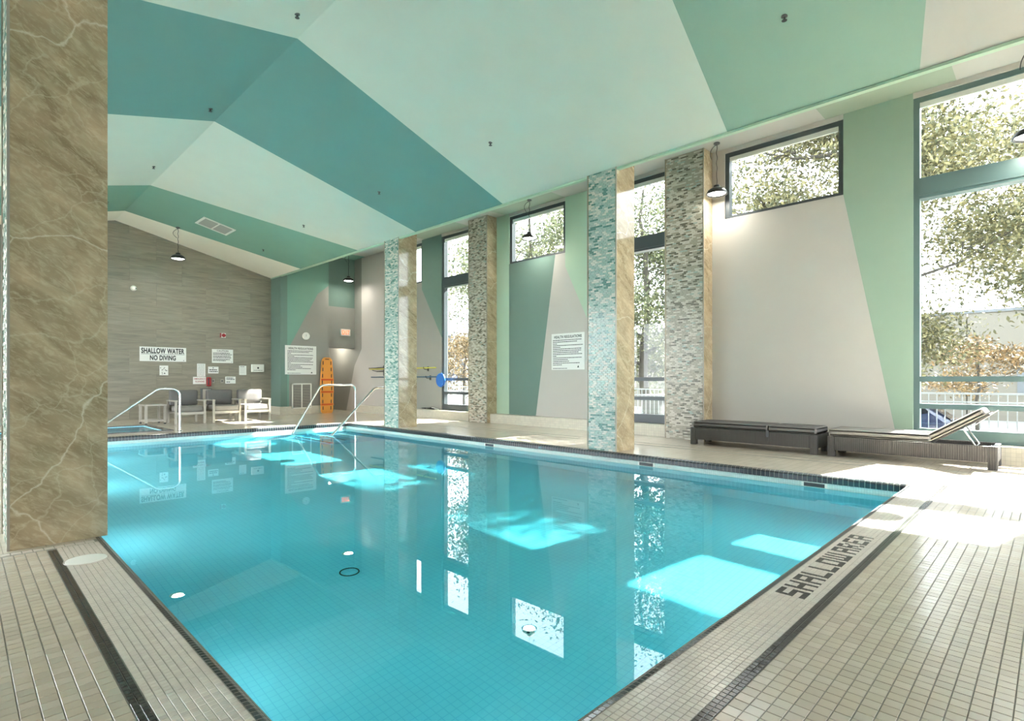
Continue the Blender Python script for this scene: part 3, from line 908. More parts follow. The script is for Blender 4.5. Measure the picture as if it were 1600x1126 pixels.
def pane_part(x, y0, y1, z0, z1, parent):
    b = MB(); b.poly([(x, y0, z0), (x, y1, z0), (x, y1, z1), (x, y0, z1)])
    return b.build('window_pane', M['glass'], parent, recalc=False)
def window(n, y0, y1, z0, z1, tall, fk):
    x0, x1 = XW + 0.03, XW + 0.15
    xg = XW + 0.10
    fr = MB()
    w = 0.07
    fr.box(x0, x1, y0, y0 + w, z0, z1); fr.box(x0, x1, y1 - w, y1, z0, z1)
    fr.box(x0, x1, y0 + w, y1 - w, z1 - w, z1)
    fr.box(x0, x1, y0 + w, y1 - w, z0, z0 + (0.16 if tall else 0.05))
    f = struct(fr.build('window_%d' % n, M[fk]))
    bars = []
    if tall:
        MB().box(x0 - 0.02, x1 + 0.03, y0 + w, y1 - w, 3.53, 3.81).build('transom', M[fk], f)
        MB().box(x0 - 0.035, x0 - 0.02, y0 + w, y1 - w, 3.57, 3.77).build('transom_cover', M[fk], f)
        MB().box(x0, x1, y0 + w, y1 - w, 1.02, 1.09).build('rail', M[fk], f)
        MB().box(x0, x1, y0 + w, y1 - w, 0.65, 0.72).build('rail', M[fk], f)
        zs = [(z0 + 0.16, 0.65), (0.72, 1.02), (1.09, 3.53), (3.81, z1 - w)]
    else:
        zs = [(z0 + 0.05, z1 - w)]
    for a, b_ in zs: pane_part(xg, y0 + w, y1 - w, a, b_, f)
    # blind housing strip under the head
    MB().box(x0 + 0.02, xg - 0.01, y0 + w, y1 - w, z1 - w - 0.07, z1 - w).build('head_rail', M['white_plastic'], f)
for n, (a, b_, z0, z1) in enumerate(OPEN):
    window(n + 1, a, b_, z0, z1, n % 2 == 0, 'frame' if n == 0 else 'frame_dark')

# ------------------------------------------------------------------ columns and pilasters
def mosaic(x, y0, y1, z0, z1, keys, wts, parent):
    """stick mosaic on the -x face"""
    V = []; F = []; MI = []
    th, tl, g = 0.0265, 0.071, 0.0028
    r = 0; z = z0
    while z + th <= z1:
        off = (r % 2) * 0.5 * tl + random.uniform(-0.012, 0.012)
        y = y0 - tl + off % tl
        while y < y1:
            a, b_ = max(y, y0 + 0.012), min(y + tl - g, y1 - 0.012)
            if b_ - a > 0.008:
                d = random.uniform(0.004, 0.008)
                base = len(V); zz = z + th - g
                e = 0.0012
                V += [(x, a, z), (x, b_, z), (x, b_, zz), (x, a, zz), (x - d, a + e, z + e), (x - d, b_ - e, z + e), (x - d, b_ - e, zz - e), (x - d, a + e, zz - e)]
                F.append((base + 4, base + 7, base + 6, base + 5))
                for k in range(4):
                    k2 = (k + 1) % 4
                    F.append((base + k, base + 4 + k, base + 4 + k2, base + k2))
                m_ = random.choices(range(len(keys)), wts)[0]
                MI += [m_] * 5
            y += tl
        z += th; r += 1
    me = bpy.data.meshes.new('mosaic')
    off = parent.location
    me.from_pydata([(a - off.x, b_ - off.y, c - off.z) for a, b_, c in V], [], F)
    for k in keys: me.materials.append(M[k])
    me.polygons.foreach_set('material_index', MI); me.update()
    o = bpy.data.objects.new('mosaic_facing', me); C.objects.link(o); o.parent = parent
    return stuff(o)
def column(name, lab, x0, x1, y0, y1, ztop, keys, wts, z0=0.0, cat='column'):
    t = thing(name, lab, cat, ((x0 + x1) / 2, (y0 + y1) / 2, z0), 'marble and mosaic clad columns')
    s = 0.02
    MB().box(x0 + 0.01, x1 - 0.001, y0 + s, y1 - s, z0, ztop).build('core', M['mos_beige'], t)
    MB().box(x0 + 0.006, x1, y0, y0 + s, z0, ztop).build('marble_slab', M['marble'], t)
    MB().box(x0 + 0.006, x1, y1 - s, y1, z0, ztop).build('marble_slab', M['marble'], t)
    mosaic(x0 + 0.01, y0 + s - 0.01, y1 - s + 0.01, z0, ztop, keys, wts, t)
    e = MB()
    e.box(x0 - 0.002, x0 + 0.012, y0 - 0.003, y0 + 0.008, z0, ztop); e.box(x0 - 0.002, x0 + 0.012, y1 - 0.008, y1 + 0.003, z0, ztop)
    e.build('edge_trim', M['alu'], t)
    return t
MINT_REFLECTED = (['mos_mint', 'mos_mint2', 'mos_white', 'mos_teal'], [5, 4, 4, 2])  # mint tones put reflected light into the column tile colours
SAND = (['mos_white', 'mos_beige', 'mos_dark', 'mos_mint'], [5, 6, 2, 1])
column('tiled_column', 'free-standing column of mint-lit mosaic and brown marble right of centre at the pool edge', 6.72, 7.20, 4.53, 5.05, ZS, *MINT_REFLECTED)
column('tiled_column', 'free-standing column of mint-lit mosaic and brown marble at the far end beside the pool handrails', 6.72, 7.20, 10.10, 10.66, ZS, *MINT_REFLECTED)
column('tiled_column', 'big brown marble column filling the left foreground', 0.22, 0.72, 4.55, 5.10, 4.40, *MINT_REFLECTED)
column('wall_pilaster', 'sand-coloured mosaic pilaster on the window wall behind the first lounger', 8.97, XW, 4.28, 5.01, ZS, *SAND, cat='pilaster')
column('wall_pilaster', 'sand-coloured mosaic pilaster between the far tall window and the dark green panel', 8.97, XW, 9.73, 10.40, ZS, *SAND, cat='pilaster')

# ------------------------------------------------------------------ end walls
sw = MB().box(XL, 6.75, YB + 0.012, YB + 0.25, -0.3, 5.4)
wall_back = struct(sw.build('wall_back', M['grout']))
TWd, THt = 1.2, 0.6
r_ = 0; z = 0.0
while z < 5.2:
    x = 6.75 - (0.6 if r_ % 2 else 0.0)
    xs = []
    xr = 6.75
    edges = [6.75]
    xx = 6.75 - (TWd if r_ % 2 == 0 else TWd / 2)
    while xx > 0.9:
        edges.append(xx); xx -= TWd
    edges.append(0.9 if r_ % 2 == 0 else 0.9)
    for a, b_ in zip(edges[1:], edges[:-1]):
        if b_ - a < 0.05: continue
        g = 0.0015
        zt0, zt1 = z + g, z + THt - g
        # clip to the sloping ceiling
        def top(xv): return ZR - KS * abs(xv - XR) + 0.03
        pa, pb_ = min(zt1, top(a)), min(zt1, top(b_))
        if max(pa, pb_) <= zt0 + 0.03: continue
        poly = [(a + g, zt0), (b_ - g, zt0), (b_ - g, max(zt0, pb_)), (a + g, max(zt0, pa))]
        d = random.uniform(0.0, 0.0012)
        MB().prism(poly, 'y', YB - d, YB + 0.012).build('stone_slab', M['stone'], wall_back)
    z += THt; r_ += 1
# right part of the back wall: projecting bay with green bounced light painted in above a grey field, door head with passage
bw = MB()
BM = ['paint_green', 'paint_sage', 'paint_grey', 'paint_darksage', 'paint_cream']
yb = 16.3
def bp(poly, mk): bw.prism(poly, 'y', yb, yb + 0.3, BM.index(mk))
bp([(6.75, -0.3), (6.95, -0.3), (6.95, ZS), (6.75, ZS)], 'paint_darksage')
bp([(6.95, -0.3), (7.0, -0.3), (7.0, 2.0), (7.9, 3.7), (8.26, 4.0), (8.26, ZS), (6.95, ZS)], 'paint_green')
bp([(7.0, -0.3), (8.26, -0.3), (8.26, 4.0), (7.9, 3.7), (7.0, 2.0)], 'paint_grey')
bw.box(6.75, 6.80, yb + 0.3, YB + 0.25, -0.3, ZS, BM.index('paint_darksage'))
bw.box(8.20, 8.26, yb + 0.3, 18.4, -0.3, ZS, BM.index('paint_grey'))
bw.box(8.26, XW, yb + 0.25, yb + 0.5, 2.07, 3.4, BM.index('paint_grey'))
bw.box(8.26, XW, yb + 0.25, yb + 0.5, 3.4, ZS, BM.index('paint_darksage'))
bw.box(8.20, XW + 0.2, 18.3, 18.5, -0.3, ZS, BM.index('paint_grey'))
bw.box(8.20, XW + 0.2, yb + 0.5, 18.3, 2.4, 2.5, BM.index('paint_grey'))
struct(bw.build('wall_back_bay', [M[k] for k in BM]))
bb = MB(); bb.box(6.72, 8.26, yb - 0.03, yb, 0.0, 0.24); bb.box(6.72, 6.75, yb, YB, 0.0, 0.24); bb.box(8.9, XW - 0.05, 18.25, 18.3, 0, 0.25)
struct(bb.build('baseboard_back', M['ledge_y']))

t = thing('passage_fill_lamp', 'added hidden ceiling lamp that brightens the passage under the exit sign', 'lamp', (8.8, 17.4, 2.4))  # unseen lamp added to brighten the closed passage
MB().lathe([(0.0, 2.36), (0.11, 2.365), (0.13, 2.399)], 8.8, 17.4, 20).build('diffuser', M['lamp_glow'], t, smooth=True)
ld_ = bpy.data.lights.new('passage_fill_light', 'POINT'); ld_.energy = 9; ld_.shadow_soft_size = 0.1; ld_.color = (1, 0.95, 0.87)
lo_ = bpy.data.objects.new('passage_fill_light', ld_); C.objects.link(lo_); lo_.parent = t; lo_.location = (0, 0, -0.18)

# walls behind and left of the camera, openings without glass added to let daylight in (never in frame)
lw = MB()
lw.box(XL - 0.2, XL, YN, 4.4, -0.3, 5.4); lw.box(XL - 0.2, XL, YN, YB + 0.2, -0.3, 0.1); lw.box(XL - 0.2, XL, YN, YB + 0.2, 3.5, 5.4)
yy = 4.4
while yy < YB:
    lw.box(XL - 0.2, XL, yy, yy + 0.25, 0.1, 3.5); yy += 2.9
struct(lw.build('wall_left', M['paint_cream']))
nw = MB()
nw.box(XL - 0.2, 4.2, YN - 0.2, YN, -0.3, 5.4); nw.box(4.2, XW + 0.2, YN - 0.2, YN, -0.3, 0.1); nw.box(4.2, XW + 0.2, YN - 0.2, YN, 4.2, 5.4)
for xx in (5.8, 7.5, XW): nw.box(xx, xx + 0.2, YN - 0.2, YN, 0.1, 4.2)
struct(nw.build('wall_front', M['paint_cream']))

# ------------------------------------------------------------------ sprinklers, vent, smoke disc
spr = [(6.6, 11.56, 'far end of the eave above the far mosaic column'), (5.41, 8.75, 'dark teal ceiling band over the pool'), (5.41, 11.83, 'far pale mint band right of the ridge'),
       (5.41, 5.79, 'wide pale mint band right of the ridge'), (2.62, 5.89, 'pale mint band at the top by the ridge'), (5.45, 1.81, 'mid green band at the top right'),
       (2.64, 8.87, 'dark teal band beside the ridge'), (2.6, 12.0, 'far pale mint band beside the ridge'), (2.35, 14.9, 'far green band beside the ridge'), (5.6, 14.6, 'far green band near the eave')]
for x, y, where in spr:
    if x > 6.5: continue
    z = ZR - KS * abs(x - XR)
    t = thing('fire_sprinkler', 'small dark sprinkler on the ' + where, 'sprinkler', (x, y, z), 'ceiling sprinklers')
    MB().lathe([(0.0, z + 0.01), (0.028, z + 0.01), (0.028, z - 0.006), (0.012, z - 0.01)], x, y, 14).build('escutcheon', M['box_grey'], t)
    b = MB().lathe([(0.012, z - 0.008), (0.008, z - 0.03), (0.004, z - 0.034), (0.024, z - 0.038), (0.024, z - 0.042), (0.0, z - 0.042)], x, y, 12)
    b.build('deflector', M['black'], t)
sl = math.atan(KS)
def on_slope(u, v, w, cx=4.37, cyy=14.3):
    # u along x (down the slope), v along y, w below the ceiling
    x = cx + u * math.cos(sl) - w * math.sin(sl); z = ZR - KS * (cx - XR) - u * math.sin(sl) - w * math.cos(sl)
    return (x, cyy + v, z)
def slopebox(b, u0, u1, v0, v1, w0, w1, mi=0):
    base = len(b.v)
    for w in (w0, w1):
        b.v += [on_slope(u0, v0, w), on_slope(u1, v0, w), on_slope(u1, v1, w), on_slope(u0, v1, w)]
    for q in ((0, 1, 2, 3), (4, 7, 6, 5), (0, 4, 5, 1), (1, 5, 6, 2), (2, 6, 7, 3), (3, 7, 4, 0)):
        b.f.append(tuple(base + i for i in q)); b.m.append(mi)
vt = thing('ceiling_vent', 'white rectangular louvred air grille in the far green ceiling band', 'vent', (4.37, 14.3, ZR - KS * (4.37 - XR)))
b = MB()
for (u0, u1, v0, v1) in ((-0.36, 0.36, -0.34, -0.29), (-0.36, 0.36, 0.29, 0.34), (-0.36, -0.31, -0.29, 0.29), (0.31, 0.36, -0.29, 0.29), (-0.015, 0.015, -0.29, 0.29)):
    slopebox(b, u0, u1, v0, v1, -0.005, 0.014)
b.build('frame', M['white_plastic'], vt)
b = MB(); slopebox(b, -0.31, 0.31, -0.29, 0.29, -0.006, 0.002); b.build('backing', M['paint_sage'], vt)
for k in range(14):
    v = -0.27 + k * 0.0405
    b = MB(); slopebox(b, -0.31, 0.31, v, v + 0.018, 0.002, 0.01); b.build('slat', M['paint_white'], vt)

# ------------------------------------------------------------------ pendants
def pendant(lab, x, y, ztop, zl, light=True):
    t = thing('pendant_lamp', lab, 'lamp', (x, y, zl), 'black dish pendants')
    D = 0.17
    b = MB().lathe([(0.0, zl + 0.14), (0.05, zl + 0.14), (0.055, zl + 0.105), (0.095, zl + 0.09), (0.145, zl + 0.055), (D, zl + 0.005), (D, zl - 0.012), (D - 0.012, zl - 0.012), (D - 0.03, zl + 0.01), (0.0, zl + 0.01)], x, y, 32)
    b.build('shade', M['black'], t, smooth=True)
    b = MB().lathe([(0.0, zl - 0.004), (D - 0.06, zl - 0.004), (D - 0.03, zl + 0.008)], x, y, 28)
    b.build('diffuser', M['lamp_glow'], t, smooth=True)
    MB().lathe([(0.0, ztop), (0.05, ztop), (0.05, ztop - 0.02), (0.015, ztop - 0.035), (0.0, ztop - 0.035)], x, y, 16).build('ceiling_rose', M['box_grey'], t)
    pts = []
    for k in range(24):
        q = k / 23
        zz = zl + 0.13 + (ztop - 0.03 - zl - 0.13) * q
        pts.append((x + 0.006 * math.sin(q * 30), y + 0.006 * math.cos(q * 23), zz))
    MB().tube(pts, 0.006, 6).build('cord', M['cord'], t)
    # spare loop of cable and hook
    lp = [(x + 0.005, y, ztop - 0.03)]
    for k in range(1, 13):
        a = math.pi * k / 12
        lp.append((x - 0.12 * math.sin(a) * 0.8, y + 0.02 + 0.10 * (1 - math.cos(a)) * 0.35, ztop - 0.03 - 0.22 * k / 12))
    MB().tube(lp, 0.005, 6).build('cable_loop', M['cord'], t)
    MB().tube([(x + 0.02 * math.cos(a), y, zl + 0.135 + 0.02 * math.sin(a)) for a in [2 * math.pi * k / 12 for k in range(13)]], 0.004, 6).build('hook', M['steel'], t)
    if light:
        ld = bpy.data.lights.new('lamp_light', 'AREA'); ld.shape = 'DISK'; ld.size = 0.24; ld.energy = 2.5; ld.color = (1.0, 0.95, 0.87)
        lo = bpy.data.objects.new('lamp_light', ld); C.objects.link(lo); lo.parent = t; lo.location = (0, 0, -0.02)
pendant('black pendant lamp in front of the high window right of the sand mosaic pilaster', 8.95, 4.04, ZS, 4.15)
pendant('black pendant lamp in front of the high window at centre', 8.88, 8.25, ZS, 4.15)
pendant('small black pendant lamp in the green far corner above the exit sign', 8.70, 15.85, ZS, 4.15)
pendant('black pendant lamp before the stone back wall on the left', 3.89, 15.54, ZR - KS * (3.89 - XR), 4.05)
pendant('black pendant lamp cut by the right edge of the photo', 8.95, 0.22, ZS, 3.93)

# ------------------------------------------------------------------ signs
def board(name, lab, cat, x0, x1, z0, z1, y=YB, face='y', group=None, mat='sign_white', th=0.008):
    if face == 'y':
        t = thing(name, lab, cat, ((x0 + x1) / 2, y - th, (z0 + z1) / 2), group)
        MB().box(x0, x1, y - th, y - 0.0015, z0, z1).build('panel', M[mat], t)
    else:   # on the window wall: x0,x1 are y values
        t = thing(name, lab, cat, (XW - th, (x0 + x1) / 2, (z0 + z1) / 2), group)
        MB().box(XW - th, XW - 0.0005, x0, x1, z0, z1).build('panel', M[mat], t)
    return t
TH = 0.008
def word_rows(t, x0, x1, rows, y, face='y', mat='ink', name='text_lines', seed=1, h=0.010):
    rg = random.Random(seed); b = MB()
    for (z, frac) in rows:
        x = x0
        end = x0 + (x1 - x0) * frac
        while x < end - 0.012:
            w = min(rg.uniform(0.02, 0.06), end - x)
            if face == 'y': b.box(x, x + w, y - 0.0016, y, z - h / 2, z + h / 2)
            else:  b.box(y - 0.0016, y, -x - w, -x, z - h / 2, z + h / 2)
            x += w + 0.009
    return stuff(b.build(name, M[mat], t))
def emblem(t, x, z, s, y, face='y'):
    b = MB()
    tri = [(-s, -s * 0.8), (s, -s * 0.8), (s * 0.15, s)]
    if face == 'y': b.prism([(x + a, z + c) for a, c in tri], 'y', y - 0.0016, y)
    else: b.prism([(x - a, z + c) for a, c in tri], 'x', y - 0.0016, y)
    b.build('emblem', M['ink'], t)

y = YB - TH
t = board('wall_sign', 'wide white sign reading SHALLOW WATER NO DIVING on the stone wall', 'sign', 3.37, 4.45, 1.53, 1.91)
text('SHALLOW WATER', 1.0, 0.145, M['ink'], t, (3.905, y - 0.0002, 1.81), ROT_Y, bold=0.035)
text('NO DIVING', 0.60, 0.135, M['ink'], t, (3.90, y - 0.0002, 1.625), ROT_Y, bold=0.035)
MB().box(3.40, 4.41, y - 0.0016, y, 1.716, 1.724).build('underline', M['ink'], t)
emblem(t, 4.39, 1.565, 0.014, y)
t = board('wall_sign', 'small square white notice under the SHALLOW WATER sign', 'sign', 3.82, 4.02, 1.16, 1.42)
rg = random.Random(3)
b = MB()
for k in range(14):
    cx_, cz_ = rg.uniform(3.84, 3.99), rg.uniform(1.19, 1.39)
    b.box(cx_ - 0.011, cx_ + 0.011, y - 0.0016, y, cz_ - 0.008, cz_ + 0.008)
stuff(b.build('pictograms', M['ink'], t))
t = board('wall_sign', 'white sign headed CAUTION on the stone wall', 'sign', 5.10, 5.66, 1.52, 1.91)
text('CAUTION', 0.30, 0.05, M['ink'], t, (5.38, y - 0.0002, 1.865), ROT_Y, bold=0.015)
word_rows(t, 5.13, 5.63, [(1.80, 0.9), (1.76, 1.0), (1.71, 0.95), (1.67, 0.98), (1.62, 0.92), (1.585, 0.7)], y, seed=4, h=0.02)
emblem(t, 5.62, 1.55, 0.012, y)
t = board('wall_sign', 'tall narrow white notice beside the CAUTION sign', 'notice', 4.72, 4.93, 1.13, 1.49)
word_rows(t, 4.74, 4.91, [(1.46 - k * 0.03, 0.95) for k in range(11)], y, mat='box_grey', seed=5, h=0.006)
t = board('wall_sign', 'small white sign with two dark lines below the CAUTION sign', 'sign', 5.00, 5.27, 1.22, 1.41)
word_rows(t, 5.03, 5.25, [(1.32, 0.95), (1.27, 1.0)], y, seed=6, h=0.026)
b = MB(); b.lathe([(0, y - 0.0016), (0.016, y - 0.0016), (0.016, y)], 5.13, 0, 12, axis='y', c3=1.375); b.build('symbol', M['ink'], t)
t = board('wall_sign', 'small portrait white notice left of the first-aid box', 'notice', 5.83, 6.03, 1.18, 1.45)
word_rows(t, 5.86, 6.0, [(1.42, 0.8)], y, seed=7, h=0.016)
word_rows(t, 5.85, 6.01, [(1.38 - k * 0.03, 0.9) for k in range(6)], y, mat='box_grey', seed=8, h=0.004, name='small_lines')
t = thing('first_aid_box', 'flat white wall box with a dark dot at the right end of the stone wall', 'box', (6.335, YB, 1.385))
rbox('case', 6.16, 6.51, YB - 0.09, YB - 0.002, 1.27, 1.50, 0.012, M['white_plastic'], t)
b = MB(); b.lathe([(0, YB - 0.0925), (0.028, YB - 0.0925), (0.028, YB - 0.089)], 6.335, 0, 16, axis='y', c3=1.39); b.build('cross_mark', M['ink'], t)
word_rows(t, 6.21, 6.46, [(1.32, 1.0)], YB - 0.0895, seed=9, h=0.012)
t = board('wall_sign', 'small white sign with red lettering beside the red telephone', 'sign', 4.62, 4.945, 0.92, 1.12)
text('EMERGENCY', 0.28, 0.045, M['red_ink'], t, (4.785, y - 0.0002, 1.065), ROT_Y, bold=0.01)
text('TELEPHONE', 0.24, 0.045, M['red_ink'], t, (4.785, y - 0.0002, 0.99), ROT_Y, bold=0.01)
t = thing('wall_telephone', 'red emergency telephone on the stone wall', 'telephone', (5.01, YB, 0.95))
rbox('housing', 4.955, 5.065, YB - 0.07, YB - 0.002, 0.86, 1.11, 0.012, M['red'], t)
MB().tube([(4.985, YB - 0.095, 0.90), (4.983, YB - 0.105, 0.99), (4.985, YB - 0.095, 1.08)], [0.02, 0.011, 0.02], 10).build('handset', M['black'], t)
MB().tube([(5.01 + 0.012 * math.sin(k * 0.9), YB - 0.04, 0.86 - k * 0.006) for k in range(18)], 0.004, 6).build('cord', M['red'], t)
t = board('wall_sign', 'small white sign with dark lines right of the switches', 'sign', 5.45, 5.73, 0.93, 1.13)
word_rows(t, 5.48, 5.70, [(1.09, 0.9), (1.05, 1.0), (0.975, 0.5)], y, seed=12, h=0.02)
for x, lab in ((5.13, 'small grey wall switch nearest the red telephone'), (5.365, 'small grey wall switch next to the small sign')):
    t = thing('wall_switch', lab, 'switch', (x, YB, 1.0), 'wall switches')
    rbox('plate', x - 0.04, x + 0.04, YB - 0.012, YB - 0.002, 0.945, 1.065, 0.003, M['alu'], t)
    MB().box(x - 0.015, x + 0.015, YB - 0.02, YB - 0.012, 0.98, 1.03).build('rocker', M['box_grey'], t)
t = thing('alarm_strobe', 'small red fire alarm strobe on the stone wall above the CAUTION sign', 'alarm', (5.40, YB, 2.31))
rbox('base', 5.325, 5.455, YB - 0.04, YB - 0.002, 2.245, 2.375, 0.008, M['white_plastic'], t)
b = MB(); b.lathe([(0, YB - 0.075), (0.045, YB - 0.07), (0.055, YB - 0.04)], 5.40, 0, 18, axis='y', c3=2.31); b.build('lens', M['red'], t, smooth=True)
MB().box(5.31, 5.335, YB - 0.05, YB - 0.004, 2.25, 2.37).build('side_cap', M['red'], t)
t = thing('wall_detector', 'small round white detector high on the stone wall', 'detector', (3.24, YB, 3.41))
b = MB(); b.lathe([(0, YB - 0.05), (0.045, YB - 0.045), (0.07, YB - 0.015), (0.07, YB - 0.002)], 3.24, 0, 20, axis='y', c3=3.41); b.build('body', M['white_plastic'], t, smooth=True)
MB().box(3.27, 3.30, YB - 0.054, YB - 0.04, 3.39, 3.42).build('bracket', M['box_grey'], t)
t = thing('wall_cabinet', 'low grey wall box behind the chairs under the red telephone', 'box', (4.93, YB, 0.62))
rbox('case', 4.80, 5.05, YB - 0.16, YB - 0.002, 0.45, 0.80, 0.01, M['box_grey'], t)
MB().box(4.82, 5.03, YB - 0.166, YB - 0.16, 0.47, 0.78).build('door', M['alu'], t)

# health regulations boards
REG = [0.95, 0.8, 0.15, 0.98, 0.25, 0.95, 0.93, 0.85, 0.98, 0.12, 0.95, 0.5, 0.55, 0.88, 0.3]
t = board('wall_sign', 'large white HEALTH REGULATIONS board beside the orange spine board', 'sign', 6.88, 7.85, 1.20, 2.07, y=yb)
y2 = yb - TH
text('HEALTH REGULATIONS', 0.76, 0.062, M['ink'], t, (7.365, y2 - 0.0002, 1.985), ROT_Y, bold=0.02)
word_rows(t, 6.95, 7.78, [(1.91 - k * 0.041, f) for k, f in enumerate(REG)], y2, seed=21, h=0.017)
emblem(t, 7.70, 1.26, 0.028, y2)
word_rows(t, 6.95, 7.35, [(1.235, 1.0)], y2, seed=22, h=0.014, name='footer')
t = board('wall_sign', 'white HEALTH REGULATIONS board on the cream window wall left of the near mint column', 'sign', 7.05, 7.96, 1.26, 2.05, face='x')
text('HEALTH REGULATIONS', 0.76, 0.06, M['ink'], t, (XW - TH - 0.0002, 7.505, 1.975), ROT_X, bold=0.02)
word_rows(t, -7.92, -7.08, [(1.905 - k * 0.0385, f) for k, f in enumerate(REG)], XW - TH, face='x', seed=23, h=0.015)
emblem(t, 7.22, 1.325, 0.026, XW - TH, face='x')
word_rows(t, -7.92, -7.52, [(1.29, 1.0)], XW - TH, face='x', seed=24, h=0.012, name='footer')

t = thing('exit_sign', 'white and red EXIT sign above the passage in the far corner', 'sign', (8.95, yb + 0.25, 2.58))
rbox('housing', 8.78, 9.12, yb + 0.19, yb + 0.248, 2.47, 2.69, 0.008, M['white_plastic'], t)
text('EXIT', 0.26, 0.13, M['exit_glow'], t, (8.95, yb + 0.1898, 2.58), ROT_Y, bold=0.02)
t = thing('wall_clock', 'small round white clock above the far HEALTH REGULATIONS board', 'clock', (7.52, yb, 2.37))
b = MB(); b.lathe([(0.09, yb - 0.03), (0.105, yb - 0.045), (0.115, yb - 0.03), (0.115, yb - 0.002)], 7.52, 0, 28, axis='y', c3=2.37); b.build('bezel', M['white_plastic'], t, smooth=True)
b = MB(); b.lathe([(0, yb - 0.032), (0.095, yb - 0.032)], 7.52, 0, 28, axis='y', c3=2.37); b.build('dial', M['sign_white'], t)
b = MB().box(7.517, 7.523, yb - 0.036, yb - 0.034, 2.36, 2.43).box(7.50, 7.52, yb - 0.036, yb - 0.034, 2.366, 2.374); b.build('hands', M['ink'], t)

# return-air grille with two panels
t = thing('wall_vent', 'white framed two-panel return air grille under the far HEALTH REGULATIONS board', 'vent', (7.375, yb, 0.55))
b = MB()
for a in ((7.07, 7.105, 0.17, 0.93), (7.645, 7.68, 0.17, 0.93), (7.36, 7.39, 0.17, 0.93), (7.07, 7.68, 0.17, 0.205), (7.07, 7.68, 0.895, 0.93)):
    b.box(a[0], a[1], yb - 0.05, yb - 0.031, a[2], a[3])
b.build('frame', M['white_plastic'], t)
MB().box(7.08, 7.67, yb - 0.036, yb - 0.031, 0.18, 0.92).build('backing', M['box_grey'], t)
for k in range(27):
    z_ = 0.215 + k * 0.0253
    MB().box(7.105, 7.645, yb - 0.046, yb - 0.037, z_, z_ + 0.013).build('slat', M['alu'], t)

# spine board
t = thing('spine_board', 'orange rescue spine board with red straps leaning by the passage', 'stretcher', (8.145, 16.2, 0))
yz0 = yb - 0.10
poly = [(7.96, 0.05), (8.0, 0.0), (8.29, 0.0), (8.33, 0.05), (8.36, 0.9), (8.30, 1.66), (8.24, 1.72), (8.05, 1.72), (7.99, 1.66), (7.93, 0.9)]
MB().prism(poly, 'y', yz0 - 0.02, yz0 + 0.025).build('deck', M['orange'], t)
rimb = MB()
pp = [(a, yz0 - 0.022, c) for a, c in poly] + [(poly[0][0], yz0 - 0.022, poly[0][1])]
rimb.tube(pp, 0.014, 8, caps=False); rimb.build('raised_edge', M['orange'], t, smooth=True)
for k in range(8):
    z_ = 0.16 + k * 0.2
    for s in (-1, 1):
        w = 0.165 - abs(z_ - 0.85) * 0.045
        x_ = 8.145 + s * (w - 0.005)
        MB().box(x_ - 0.014, x_ + 0.014, yz0 - 0.024, yz0 - 0.019, z_ - 0.055, z_ + 0.055).build('handle_slot', M['black'], t)
MB().box(8.08, 8.21, yz0 - 0.024, yz0 - 0.019, 1.665, 1.69).build('handle_slot', M['black'], t)
for z_ in (0.27, 0.66, 1.04):
    MB().box(7.93, 8.37, yz0 - 0.032, yz0 - 0.022, z_ - 0.025, z_ + 0.025).build('strap', M['strap'], t)

# ------------------------------------------------------------------ rescue poles along the far window wall
def pole(lab, z, mat, y0, y1, name='rescue_pole'):
    t = thing(name, lab, 'pole', (9.2, (y0 + y1) / 2, z), 'poles on wall brackets')
    MB().tube([(9.18, y0, z), (9.18, y1, z)], 0.018, 10).build('shaft', M[mat], t, smooth=True)
    for yy_ in (y0 + 0.5, y1 - 0.9):
        b = MB().tube([(XW - 0.004, yy_, z - 0.05), (9.18, yy_, z - 0.04), (9.14, yy_, z - 0.01), (9.14, yy_, z + 0.03)], 0.009, 8)
        b.box(XW - 0.012, XW - 0.001, yy_ - 0.03, yy_ + 0.03, z - 0.09, z + 0.04); b.build('bracket', M['black'], t)
    return t
pole('yellow rescue pole on brackets along the far window wall', 1.37, 'yellow', 12.0, 15.4)
tp = pole('dark blue net pole with a round blue head on the far window wall', 1.12, 'dark_blue', 11.9, 15.3)
b = MB().lathe([(0.0, 9.14), (0.17, 9.145), (0.19, 9.165), (0.19, 9.19), (0.17, 9.21), (0.0, 9.215)], 0, 11.78, 24, axis='x', c3=1.03)
b.build('net_head', M['blue'], tp, smooth=True)
t = thing('reel_hook', 'dark forked wall hook at the far end of the yellow pole', 'hook', (XW, 14.75, 1.32))
MB().box(XW - 0.02, XW - 0.001, 14.70, 14.78, 1.16, 1.48).build('plate', M['box_grey'], t)
MB().tube([(9.28, 14.74, 1.42), (9.12, 14.9, 1.40), (9.12, 15.35, 1.40)], 0.012, 8).build('arm', M['black'], t)
MB().tube([(9.28, 14.74, 1.30), (9.10, 14.85, 1.29), (9.10, 15.1, 1.33)], 0.012, 8).build('arm', M['black'], t)
t = thing('coiled_hose', 'small dark and pale coil of hose on the window ledge below the poles', 'hose', (9.18, 12.3, 0.22))
pts = []
for k in range(70):
    a = k * 0.5
    pts.append((9.18 + 0.07 * math.cos(a), 12.45 + 0.18 * math.sin(a) - k * 0.003, 0.235 + 0.004 * (k % 12)))
MB().tube(pts, 0.012, 6).build('coil', M['rubber'], t)
MB().tube([(9.16, 12.4, 0.25), (9.14, 12.1, 0.28), (9.16, 11.85, 0.24)], 0.012, 6).build('loose_end', M['white_plastic'], t)

